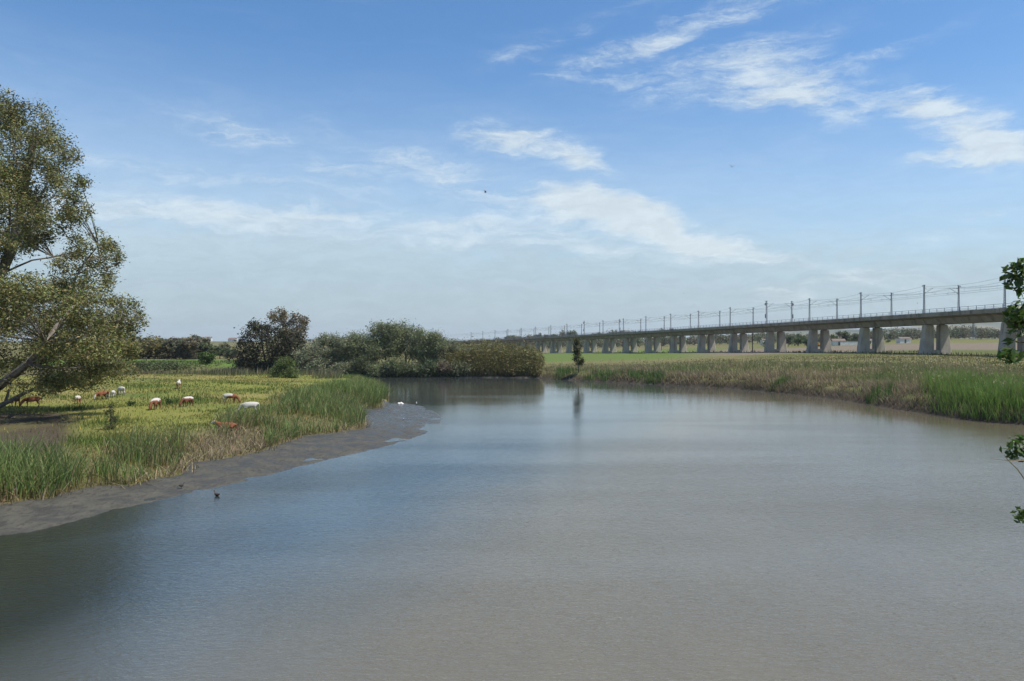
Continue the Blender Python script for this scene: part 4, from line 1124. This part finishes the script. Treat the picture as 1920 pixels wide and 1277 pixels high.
farm_house(1433, 646, 640, 5, 4, 4.0, 1.0, .2, 'tiny white hut beyond the viaduct beside the utility post')
farm_house(391, 641, 1650, 13, 9, 7, 3, .1, 'white farmhouse on the skyline left of the dark tree')
farm_house(436, 641.5, 1680, 16, 9, 5, 3, -.2, 'distant low white house on the hill crest just left of the dark tree')
x = (1600 - 960) / FPX * 450; z = gz(x, 450)
root = empty('farm_wall', (x, 450, z))
mb = MB(); mb.box(-7.5, 7.5, -.15, .15, -.4, 1.9); mb.build('masonry', M['white_paint'], root)
mb = MB(); mb.box(-7.6, 7.6, -.22, .22, 1.903, 2.03); mb.build('coping', M['tile_roof'], root)
tag(root, 'long low white wall in front of the farm trees', 'wall')
# excavator
Yx = 440; x = (1537 - 960) / FPX * Yx; z = gz(x, Yx)
root = empty('excavator', (x, Yx, z), .3)
for s in (-.95, .95):
    mb = MB(); prof_ = [(-1.5,.1),(-1.2,0),(1.2,0),(1.5,.1),(1.6,.4),(1.4,.75),(-1.4,.75),(-1.6,.4)]
    mb.loft([[(a, s - .25, b) for a, b in prof_], [(a, s + .25, b) for a, b in prof_]]); mb.build('track', M['dark'], root)
mb = MB(); mb.box(-1.7, .9, -1.1, 1.1, .85, 1.9); mb.build('engine_body', M['orange'], root)
mb = MB(); mb.hexa([(-.1,-1.05,1.9),(1.2,-1.05,1.9),(1.2,.0,1.9),(-.1,.0,1.9)], [(0,-1.0,3.1),(.9,-1.0,3.1),(.9,-.05,3.1),(0,-.05,3.1)]); mb.build('cab', M['orange'], root)
mb = MB(); mb.tube([(.8,.5,1.6),(2.0,.5,3.6),(3.2,.5,3.9)], [.25,.22,.15], 6); mb.build('boom', M['orange'], root)
mb = MB(); mb.tube([(3.2,.5,3.95),(3.9,.5,2.6),(3.7,.5,1.6)], [.15,.13,.1], 6); mb.build('arm', M['orange'], root)
mb = MB(); mb.hexa([(3.3,.1,.9),(3.9,.1,.7),(3.9,.9,.7),(3.3,.9,.9)], [(3.4,.1,1.6),(4.0,.1,1.6),(4.0,.9,1.6),(3.4,.9,1.6)]); mb.build('bucket', M['dark'], root)
tag(root, 'orange excavator parked by the farm behind the viaduct piers', 'excavator')
for a, t, b, Y, lab in ((1411, 621, 656, 330, 'tall timber utility post behind the viaduct between two piers'), (1240, 626, 652, 500, 'thin timber utility post beyond the viaduct farther left')):
    x = (a - 960) / FPX * Y; z = gz(x, Y); zt = CZ + (HY - t) / FPX * Y
    root = empty('utility_post', (x, Y, z)); mb = MB(); mb.tube([(0,0,-.5),(0,0,(zt-z)/2),(0,0,zt-z)], [.22,.19,.15], 8); mb.build('pole', M['timber'], root)
    mb = MB(); mb.box(-.9,.9,-.2,-.16,zt-z-.7,zt-z-.55); mb.build('crossarm', M['timber'], root)
    tag(root, lab, 'utility post')
def pylon(px, top, Y, w, label):
    x = (px - 960) / FPX * Y; z = gz(x, Y); Hh = CZ + (HY - top) / FPX * Y - z
    root = empty('electricity_pylon', (x, Y, z), .4)
    mb = MB(); lv = np.linspace(0, 1, 9); hw = lambda t: w * (1 - .86 * t)
    for sx_, sy_ in ((1,1),(1,-1),(-1,1),(-1,-1)):
        mb.tube([(sx_ * hw(t), sy_ * hw(t), t * Hh) for t in lv], .11, 4)
    for i in range(8):
        t0, t1 = lv[i], lv[i+1]
        for (a, b) in (((1,1),(1,-1)),((1,-1),(-1,-1)),((-1,-1),(-1,1)),((-1,1),(1,1))):
            mb.tube([(a[0]*hw(t0), a[1]*hw(t0), t0*Hh), (b[0]*hw(t1), b[1]*hw(t1), t1*Hh)], .06, 3)
            mb.tube([(b[0]*hw(t0), b[1]*hw(t0), t0*Hh), (a[0]*hw(t1), a[1]*hw(t1), t1*Hh)], .06, 3)
    mb.build('tower', M['steel'], root)
    for t in (.72, .83, .94):
        mb = MB(); mb.tube([(-w*1.5, 0, t*Hh), (0, 0, t*Hh + .3), (w*1.5, 0, t*Hh)], .1, 4); mb.build('crossarm', M['steel'], root)
    return tag(root, label, 'pylon')
pylon(1825, 605, 560, 1.9, 'grey lattice electricity pylon before the tree belt at the far right')

# ================================================================== CATTLE
def skin_mesh(name, V, E, rad, root_i, subs=1):
    me = bpy.data.meshes.new(name + '_rig'); me.from_pydata(V, E, [])
    o_ = bpy.data.objects.new('tmp', me); COL.objects.link(o_)
    o_.modifiers.new('s', 'SKIN'); 
    sk = me.skin_vertices[0].data if me.skin_vertices else None
    if sk is None:
        bpy.context.view_layer.objects.active = o_
        me.attributes
    for i, r_ in enumerate(rad):
        sk[i].radius = r_ if hasattr(r_, '__len__') else (r_, r_)
        sk[i].use_root = (i == root_i)
    ss = o_.modifiers.new('u', 'SUBSURF'); ss.levels = subs; ss.render_levels = subs
    dg = bpy.context.evaluated_depsgraph_get(); dg.update()
    out = bpy.data.meshes.new_from_object(o_.evaluated_get(dg))
    bpy.data.objects.remove(o_); bpy.data.meshes.remove(me)
    out.name = name
    out.polygons.foreach_set('use_smooth', np.ones(len(out.polygons), bool))
    return out

def cow_mesh(pose):
    V = []; Rr = []; E = []
    def v(p, r, par=None):
        V.append(p); Rr.append(r); i = len(V) - 1
        if par is not None: E.append((par, i))
        return i
    dz = -.52 if pose == 'lying' else 0
    pelvis = v((-.62, 0, 1.02 + dz), (.27, .29)); mid = v((-.1, 0, .95 + dz), (.33, .36), pelvis); sho = v((.45, 0, .98 + dz), (.27, .34), mid)
    rump = v((-.86, 0, 1.04 + dz), (.19, .20), pelvis); t1 = v((-.97, 0, .98 + dz), (.045, .045), rump); t2 = v((-1.02, 0, .65 + dz * .9), (.028, .028), t1); t3 = v((-1.0, 0, .36 + dz * .6), (.05, .05), t2)
    if pose == 'graze': nk = [((.74, 0, .92), (.18, .22)), ((1.0, 0, .62), (.13, .16)), ((1.14, 0, .38), (.10, .13)), ((1.22, 0, .20), (.09, .10)), ((1.27, 0, .05), (.065, .065))]
    else: nk = [((.72, 0, 1.10 + dz), (.18, .22)), ((.96, 0, 1.26 + dz), (.13, .16)), ((1.10, 0, 1.36 + dz), (.11, .13)), ((1.28, 0, 1.24 + dz), (.09, .10)), ((1.42, 0, 1.12 + dz), (.07, .07))]
    p_ = sho; hd_ = None
    for i, (q, r_) in enumerate(nk):
        p_ = v(q, r_, p_)
        if i == 2: hd_ = p_
    q = V[hd_]
    for s in (-1, 1):
        e1 = v((q[0] - .02, s * .14, q[2] + .04), (.04, .03), hd_); v((q[0] - .04, s * .25, q[2] + .02), (.05, .02), e1)
    for s in (-1, 1):
        if pose != 'lying':
            a = v((.46, s * .20, .70), (.12, .13), sho); b = v((.48, s * .19, .42), .065, a); c = v((.46, s * .19, .12), .045, b); v((.50, s * .19, .02), .06, c)
            a = v((-.58, s * .22, .78), (.15, .17), pelvis); b = v((-.52, s * .21, .60), .11, a); c = v((-.74, s * .20, .38), .065, b); d = v((-.68, s * .20, .12), .045, c); v((-.64, s * .20, .02), .06, d)
        else:
            a = v((.50, s * .26, .28), (.12, .12), sho); b = v((.80, s * .27, .10), .07, a); v((.50, s * .30, .06), .055, b)
            a = v((-.55, s * .30, .32), (.16, .16), pelvis); b = v((-.20, s * .38, .14), .09, a); v((-.55, s * .42, .07), .06, b)
    return skin_mesh('cow', V, E, Rr, pelvis, 1)
COWM = {k: cow_mesh(k) for k in ('graze', 'stand', 'lying')}

def coat(name, a, b, thr, top=0.0, seed=0.0, front=0.0, mud=.0):
    """a = ground colour, b = patch colour; top > 0 keeps the back pale, front > 0 paints the fore end"""
    m, nt, p, o = new_mat(name)
    v = coords(nt)
    f = noise(nt, mapped(nt, v, loc=(seed, seed * .7, 0)), 1.35, 2, .5, .5)
    s = N(nt, 'ShaderNodeSeparateXYZ'); nt.links.new(v, s.inputs[0])
    f = math_(nt, 'ADD', f, math_(nt, 'MULTIPLY', math_(nt, 'SUBTRACT', s.outputs[2], .95), -top))
    f = math_(nt, 'ADD', f, math_(nt, 'MULTIPLY', s.outputs[0], front))
    c = mixc(nt, ramp(nt, f, thr - .03, thr + .03), a, b)
    c = mixc(nt, ramp(nt, noise(nt, v, 9, 3), .4, .75, 0, .3), c, mixc(nt, 1.0, c, (.7,.66,.6), 'MULTIPLY'))
    nt.links.new(c, p.inputs['Base Color']); p.inputs['Roughness'].default_value = .85; p.inputs['Specular IOR Level'].default_value = .15
    return m
WH, BR, DK, BG = (.50,.475,.42), (.215,.085,.045), (.095,.040,.024), (.55,.46,.36)
COATS = {'brown': coat('brown_coat', BR, DK, .60, 0, 3.1), 'dark': coat('dark_brown_coat', (.15,.055,.03), DK, .5, 0, 1.7), 'white': coat('white_coat', WH, BG, .66, 0, 5.2),
         'line': coat('line_backed_coat', WH, BR, .47, 1.5, 2.2), 'line2': coat('dark_line_backed_coat', WH, (.17,.065,.035), .40, 1.3, 7.4), 'fore': coat('pied_coat', WH, BR, .50, .5, 4.4, .35),
         'grey': coat('pale_grey_coat', (.50,.46,.40), (.30,.16,.09), .56, .9, 6.1), 'calf': coat('brown_headed_coat', WH, BR, .78, 0, 8.3, .38), 'face': coat('white_faced_coat', BR, WH, .83, 0, 1.1, .34)}
first = {}
def cow(px, feet, pose, facing, coat_, scale, label):
    g = ground_at(px, feet)
    me = COWM[pose]
    o_ = bpy.data.objects.new('cow', me if not me.materials else me.copy())
    if not me.materials: me.materials.append(COATS[coat_])
    else: o_.data.materials[0] = COATS[coat_]
    COL.objects.link(o_)
    o_.location = (g[0], g[1], g[2] - .02); o_.rotation_euler = (0, 0, R(facing) + math.atan2(-g[0], g[1])); o_.scale = (scale * .82,) * 3
    tag(o_, label, 'cow', 'cattle grazing on the left pasture')
    # horns, each its own part
    V_ = {'graze': (1.12, .36), 'stand': (1.10, 1.44), 'lying': (1.10, .92)}[pose]
    for s in (-1, 1):
        mb = MB(); mb.tube([(V_[0], s * .09, V_[1] + .08), (V_[0] - .02, s * .2, V_[1] + .14), (V_[0] + .03, s * .26, V_[1] + .26)], [.03, .022, .008], 6)
        mb.build('horn', M['plume'], o_, True)
    return o_
# facing: 0 = to the right, 180 = to the left, 90 = away, -90 = towards the camera
cow(60, 763, 'graze', 180, 'brown', 1.0, 'brown cow grazing in profile beneath the leaning tree')
cow(30, 762, 'stand', -70, 'face', .95, 'brown cow with white head standing behind the dead branch at the left edge')
cow(146, 757, 'graze', 75, 'grey', .85, 'pale grey cow half hidden by the hanging leaves of the leaning tree')
cow(191, 749, 'graze', -140, 'face', .95, 'brown cow with head down at the left end of the group by the leaves')
cow(201, 748, 'stand', -80, 'calf', .8, 'white calf with brown head facing the river beside the brown cow')
cow(212, 745, 'graze', 80, 'white', .8, 'white cow seen from behind in the middle of the small group')
cow(227, 740, 'graze', 115, 'white', .95, 'white cow with dark lowered head at the right end of the small group')
cow(335, 729, 'stand', 85, 'grey', 1.0, 'lone pale cow with brown legs standing highest on the rise')
cow(291, 768, 'graze', -115, 'line', 1.05, 'cow with white back and bright brown flank grazing in the middle of the pasture')
cow(351, 762, 'graze', -135, 'line2', .95, 'dark brown cow with white back line grazing between weed clumps')
cow(432, 756, 'graze', -22, 'fore', 1.0, 'white and red-brown pied cow grazing with its head to the right')
cow(468, 775, 'graze', 172, 'white', 1.0, 'large all white cow at the inner edge of the cattails')
cow(424, 806, 'lying', 165, 'face', .9, 'brown cow with white head lying lowest in the pasture beside the trampled straw')

# ================================================================== BIRDS AND SMALL THINGS
M['black_feather'] = plain('black_plumage', (.025,.025,.028), (.04,.035,.03), 8, .6, .3)
M['brown_feather'] = plain('brown_plumage', (.07,.045,.03), (.04,.03,.02), 8, .7, .3)
M['white_feather'] = plain('white_plumage', (.75,.74,.70), (.6,.58,.54), 8, .8, .2)
M['grey_feather'] = plain('grey_plumage', (.30,.30,.31), (.18,.18,.19), 8, .8, .2)
def rings(cs, n=10):
    out = []
    for (x_, z_, ry_, rz_) in cs:
        out.append([(x_, ry_ * math.cos(2 * math.pi * i / n), z_ + rz_ * math.sin(2 * math.pi * i / n)) for i in range(n)])
    return out
def water_bird(px, py, mat, scale, facing, label, cat, legs=False, z=0.0):
    p0 = flat(px, py, z)
    root = empty('water_bird', (p0[0], p0[1], z), R(facing))
    mb = MB(); zz = .10 if not legs else .34
    mb.loft(rings([(-.27, zz + .07, .01, .01), (-.2, zz + .04, .06, .045), (-.08, zz, .12, .10), (.06, zz, .13, .11), (.16, zz + .04, .09, .085), (.20, zz + .14, .05, .05), (.215, zz + .22, .04, .045), (.24, zz + .27, .05, .045), (.29, zz + .26, .03, .028), (.31, zz + .255, .012, .012)]))
    mb.build('body', mat, root, True)
    mb = MB(); mb.tube([(.295, 0, zz + .255), (.37, 0, zz + .245)], [.018, .005], 6); mb.build('beak', M['white_paint'] if not legs else M['dark'], root)
    if legs:
        for s in (-.04, .04):
            mb = MB(); mb.tube([(0, s, zz - .05), (.02, s, .14), (0, s, -.05)], .012, 5); mb.build('leg', M['dark'], root)
    root.scale = (scale,) * 3
    return tag(root, label, cat)
water_bird(340, 917, M['black_feather'], .5, 25, 'black waterbird standing on the mud edge with its head up', 'bird', True, .03)
water_bird(407, 930, M['brown_feather'], .66, 160, 'small dark brown duck swimming off the mud bank', 'duck')
water_bird(781, 759, M['white_feather'], .55, 100, 'small white wading bird in the shallows off the reed point', 'bird', True, -.03)
water_bird(688, 704, M['white_feather'], .8, 160, 'tiny white egret at the foot of the willows', 'egret', True, .12)
water_bird(756, 789, M['grey_feather'], .5, 80, 'small grey wader standing on the middle of the mud spit', 'bird', True, .05)
# pale slab in the shallows
p0 = flat(751, 759)
bm = bmesh.new(); bmesh.ops.create_icosphere(bm, subdivisions=3, radius=1)
for v_ in bm.verts:
    c_ = v_.co; f = 1 + .16 * math.sin(5 * c_.x + 1) * math.cos(4 * c_.y)
    v_.co = Vector((c_.x * .40 * f, c_.y * .30 * f, max(-.10, c_.z * .20 + .03 * math.sin(7 * c_.x)) + .06))
me = bpy.data.meshes.new('pale_rock'); bm.to_mesh(me); bm.free()
o_ = link('pale_rock', me, M['white_paint']); o_.location = (p0[0], p0[1], .05)
tag(o_, 'pale flat rock breaking the water off the tip of the reed point', 'rock')
def flyer(px, py, Y, span, bank, rz, mat, label):
    root = empty('flying_bird', tuple(at(px, py, Y)), rz)
    mb = MB(); mb.loft(rings([(-.30,.0,.008,.006),(-.22,.0,.04,.015),(-.12,0,.05,.04),(.05,0,.065,.06),(.18,.01,.045,.045),(.25,.02,.04,.04),(.30,.015,.025,.022),(.40,.0,.006,.006)], 8)); mb.build('body', mat, root, True)
    for s in (-1, 1):
        mb = MB(); R_ = []
        for (y_, x0, x1, z_, t_) in ((.04,-.10,.13,.02,.03),(.25,-.08,.16,.10 + bank,.02),(.45,-.10,.10,.13 + bank * 1.6,.012),(.62,-.12,-.02,.10 + bank * 1.8,.005)):
            R_.append([(x0, s*y_, z_), (x1*.5+x0*.5, s*y_, z_ + t_), (x1, s*y_, z_), (x1*.5+x0*.5, s*y_, z_ - t_*.4)])
        mb.loft(R_); mb.build('wing', mat, root, True)
    root.scale = (span,) * 3; root.rotation_euler = (R(18), R(-12), rz)
    return tag(root, label, 'bird')
flyer(910, 361, 150, 1.0, .16, .2, M['grey_feather'], 'grey bird flying below the bright cloud in mid sky')
flyer(1372, 313, 150, 1.15, .12, .9, M['grey_feather'], 'grey bird banking in the open blue right of centre')
flyer(1282, 551, 220, .5, .1, .4, M['grey_feather'], 'tiny bird low over the middle of the viaduct')
flyer(1720, 569, 220, .5, .1, 2.4, M['grey_feather'], 'tiny bird low between masts at the right end of the viaduct')

# ================================================================== LIGHT, SKY, CAMERA
SUN_EL, SUN_AZ = R(60), R(100)       # azimuth clockwise from +Y (straight ahead)
sd = Vector((math.sin(SUN_AZ) * math.cos(SUN_EL), math.cos(SUN_AZ) * math.cos(SUN_EL), math.sin(SUN_EL)))
L = bpy.data.lights.new('sun', 'SUN'); L.energy = 3.8; L.angle = R(.53); L.color = (1, .95, .87)
so = bpy.data.objects.new('sun', L); COL.objects.link(so); so.rotation_euler = sd.to_track_quat('Z', 'Y').to_euler(); so.location = (60, -30, 80)
W = bpy.data.worlds.new('World'); SC.world = W; W.use_nodes = True
nt = W.node_tree; bg = nt.nodes['Background']
sky = N(nt, 'ShaderNodeTexSky', sky_type='NISHITA'); sky.sun_disc = False; sky.sun_elevation = SUN_EL; sky.sun_rotation = SUN_AZ
sky.air_density = 1.0; sky.dust_density = .6; sky.ozone_density = 2.2; sky.altitude = 20
v = coords(nt, 'Generated')
s = N(nt, 'ShaderNodeSeparateXYZ'); nt.links.new(v, s.inputs[0])
az = math_(nt, 'ARCTAN2', s.outputs[0], s.outputs[1]); el = math_(nt, 'ARCSINE', s.outputs[2])
cb = N(nt, 'ShaderNodeCombineXYZ'); nt.links.new(az, cb.inputs[0]); nt.links.new(el, cb.inputs[1])
ae = cb.outputs[0]
def px_ae(px, py):
    x_, z_ = (px - 960) / FPX, (HY - py) / FPX
    return math.atan2(x_, 1), math.atan2(z_, math.hypot(x_, 1))
# ragged edges: push the lookup about with noise
nz = N(nt, 'ShaderNodeTexNoise'); nz.inputs['Scale'].default_value = 9; nz.inputs['Detail'].default_value = 6; nz.inputs['Roughness'].default_value = .62
nt.links.new(mapped(nt, ae, rot=(0, 0, R(14)), scale=(1, 2.2, 1)), nz.inputs['Vector'])
off = N(nt, 'ShaderNodeVectorMath', operation='MULTIPLY_ADD'); nt.links.new(nz.outputs['Color'], off.inputs[0]); off.inputs[1].default_value = (.085, .06, 0)
sh_ = N(nt, 'ShaderNodeVectorMath', operation='ADD'); nt.links.new(ae, sh_.inputs[0]); sh_.inputs[1].default_value = (-.0425, -.03, 0)
nt.links.new(sh_.outputs[0], off.inputs[2])
wv = off.outputs[0]
CL = [ # centre px, half length, half height (px), tilt (deg, + = falls to the right), strength
 (935,252,75,26,2,0.85),(1035,278,85,26,16,0.85),(1105,312,45,16,24,0.75),(760,300,95,26,10,0.45),(640,330,85,26,12,0.38),(840,318,110,18,0,0.4),(435,238,115,20,9,0.45),(600,245,40,16,10,0.25),
 (1060,60,170,16,-20,0.24192),(1180,95,190,22,-16,0.288),(1290,50,180,20,-16,0.29952),(1400,25,170,18,-14,0.33408),(1240,130,160,16,-10,0.24192),(1330,165,170,34,-4,0.3456),(1470,150,110,42,16,0.4896),(1530,185,90,26,22,0.35712),(1400,185,110,22,2,0.3168),(1430,100,150,26,-14,0.27648),(1600,120,130,12,-12,0.2304),(1700,85,120,10,-10,0.144),(1000,112,130,10,4,0.16128),(1130,150,130,9,4,0.19584),
 (1690,175,80,24,22,0.4032),(1770,215,100,28,28,0.4896),(1850,255,100,34,22,0.85),(1900,285,70,24,10,0.8),(1840,300,110,13,6,0.62),(1600,205,70,10,-30,0.2304),(1790,285,60,8,-12,0.35),
 (1090,372,90,26,10,0.75),(1170,400,120,26,12,0.72),(1260,430,120,24,14,0.72),(1050,405,180,24,2,0.55),(1320,455,130,18,14,0.58),(1420,485,150,16,14,0.52),(940,370,110,16,6,0.45),(980,440,240,20,4,0.48),(1150,470,200,14,4,0.4),(840,420,160,12,-4,0.34),
 (280,380,240,22,2,0.5),(470,405,230,20,-2,0.46),(620,395,140,10,-6,0.35),(250,300,170,14,4,0.3),(330,330,150,10,2,0.24),(700,445,260,14,2,0.36),(560,350,120,10,6,0.36),
 (1455,558,44,14,0,0.75),(1490,566,30,9,0,0.5),(1640,522,56,14,-4,0.75),(1480,540,70,8,-2,0.3),(1290,568,40,10,0,0.45),(1335,570,22,9,0,0.4),(1590,535,60,8,0,0.3),(1720,540,60,10,0,0.4),(1825,405,60,10,-4,0.34),(1750,455,40,10,0,0.24),(1850,440,60,8,0,0.24),(1640,470,60,8,2,0.2)]
acc = None
for (a, b, l_, h_, t_, st) in CL:
    c0 = px_ae(a, b)
    mp = mapped(nt, wv, loc=(c0[0], c0[1], 0), rot=(0, 0, -R(t_)), scale=(l_ / FPX * 1.75, h_ / FPX * 1.75, 1), vt='TEXTURE')
    ln = N(nt, 'ShaderNodeVectorMath', operation='LENGTH'); nt.links.new(mp, ln.inputs[0])
    r_ = ramp(nt, ln.outputs['Value'], 0.05, 1.0, st, 0.0)
    acc = r_ if acc is None else math_(nt, 'ADD', acc, r_)
# fine combed fibres
fib = noise(nt, mapped(nt, ae, rot=(0, 0, R(20)), scale=(7, 34, 1)), 1.0, 7, .62, .7)
fine = noise(nt, mapped(nt, wv, rot=(0, 0, R(24)), scale=(13, 85, 1)), 1.0, 8, .68, .9)
fine2 = noise(nt, mapped(nt, ae, rot=(0, 0, R(-8)), scale=(22, 70, 1)), 1.0, 7, .68, .6)
mixf = math_(nt, 'ADD', math_(nt, 'MULTIPLY', fine, .6), math_(nt, 'MULTIPLY', fine2, .4))
body = math_(nt, 'MULTIPLY', acc, ramp(nt, fib, .30, .70, .55, 1.35))
edge = math_(nt, 'MULTIPLY', math_(nt, 'SUBTRACT', mixf, .5), math_(nt, 'MULTIPLY', ramp(nt, acc, 0.0, .35, 0.0, 1.0), 2.5))
dens = ramp(nt, math_(nt, 'ADD', body, edge), -.02, 1.30, 0.0, .82)
# thin high veil everywhere, thick towards the horizon
elw = math_(nt, 'ADD', el, math_(nt, 'MULTIPLY', math_(nt, 'SUBTRACT', fib, .5), .10))
elw = math_(nt, 'ADD', elw, math_(nt, 'MULTIPLY', az, .05))
elv = math_(nt, 'ADD', elw, math_(nt, 'MULTIPLY', math_(nt, 'SUBTRACT', fine2, .5), .06))
veil = ramp(nt, elv, .175, .085, 0.0, .62)
veil2 = ramp(nt, elw, .36, .10, 0.0, .42)
thin = math_(nt, 'MULTIPLY', ramp(nt, fib, .52, .80), .06)
dens = math_(nt, 'ADD', dens, math_(nt, 'ADD', thin, 0.0))
inv = math_(nt, 'MULTIPLY', math_(nt, 'SUBTRACT', 1.0, math_(nt, 'MINIMUM', dens, .92)), math_(nt, 'MULTIPLY', math_(nt, 'SUBTRACT', 1.0, veil), math_(nt, 'SUBTRACT', 1.0, veil2)))
cloud = math_(nt, 'SUBTRACT', 1.0, inv, clamp=True)
CLOUD_COL = (5.6, 6.4, 6.9)
ccol = mixc(nt, ramp(nt, math_(nt, 'ADD', el, math_(nt, 'MULTIPLY', dens, .12)), .04, .22), (3.1, 3.85, 4.2), (5.0, 5.6, 5.85))
stv = ramp(nt, mixf, .36, .64, .93, 1.08)
ccol_v = N(nt, 'ShaderNodeVectorMath', operation='SCALE'); nt.links.new(ccol, ccol_v.inputs[0]); nt.links.new(stv, ccol_v.inputs['Scale']); ccol = ccol_v.outputs[0]
hs = N(nt, 'ShaderNodeHueSaturation'); nt.links.new(sky.outputs[0], hs.inputs['Color']); hs.inputs['Saturation'].default_value = 1.22; hs.inputs['Value'].default_value = 1.0
skyc = mixc(nt, 1.0, hs.outputs['Color'], (.95, 1.02, 1.06), 'MULTIPLY')
nt.links.new(mixc(nt, cloud, skyc, ccol), bg.inputs['Color'])
bg.inputs['Strength'].default_value = .10

cam = bpy.data.cameras.new('camera'); co = bpy.data.objects.new('camera', cam); COL.objects.link(co)
cam.sensor_width = 36; cam.lens = 36 * FPX / 1920; cam.shift_y = (HY - 638.5) / 1920
cam.clip_start = .2; cam.clip_end = 20000
co.location = (0, 0, CZ); co.rotation_euler = (R(90), 0, 0)
SC.camera = co

# air between the eye and the far hills
HAZE = 0.00008
if HAZE > 0:
    mb = MB(); mb.box(-5200, 9800, -400, 9300, -4, 240)
    m = bpy.data.materials.new('haze_air'); m.use_nodes = True; nt = m.node_tree; nt.nodes.clear()
    o = nt.nodes.new('ShaderNodeOutputMaterial'); pv = nt.nodes.new('ShaderNodeVolumePrincipled')
    pv.inputs['Color'].default_value = (.80, .88, 1, 1); pv.inputs['Density'].default_value = HAZE; pv.inputs['Anisotropy'].default_value = .2
    nt.links.new(pv.outputs[0], o.inputs['Volume'])
    hz = mb.build('haze', m); tag(hz, kind='stuff')
    hz['label'] = 'pale blue haze over the distant fields and hills'; hz['category'] = 'haze'

SC.view_settings.view_transform = 'Standard'; SC.view_settings.look = 'None'; SC.view_settings.exposure = 0.55; SC.view_settings.gamma = 1.0
SC.render.engine = 'CYCLES'
cy = SC.cycles
cy.max_bounces = 6; cy.diffuse_bounces = 2; cy.glossy_bounces = 2; cy.transmission_bounces = 3; cy.transparent_max_bounces = 4; cy.volume_bounces = 0
cy.use_denoising = True
cy.sample_clamp_indirect = 6
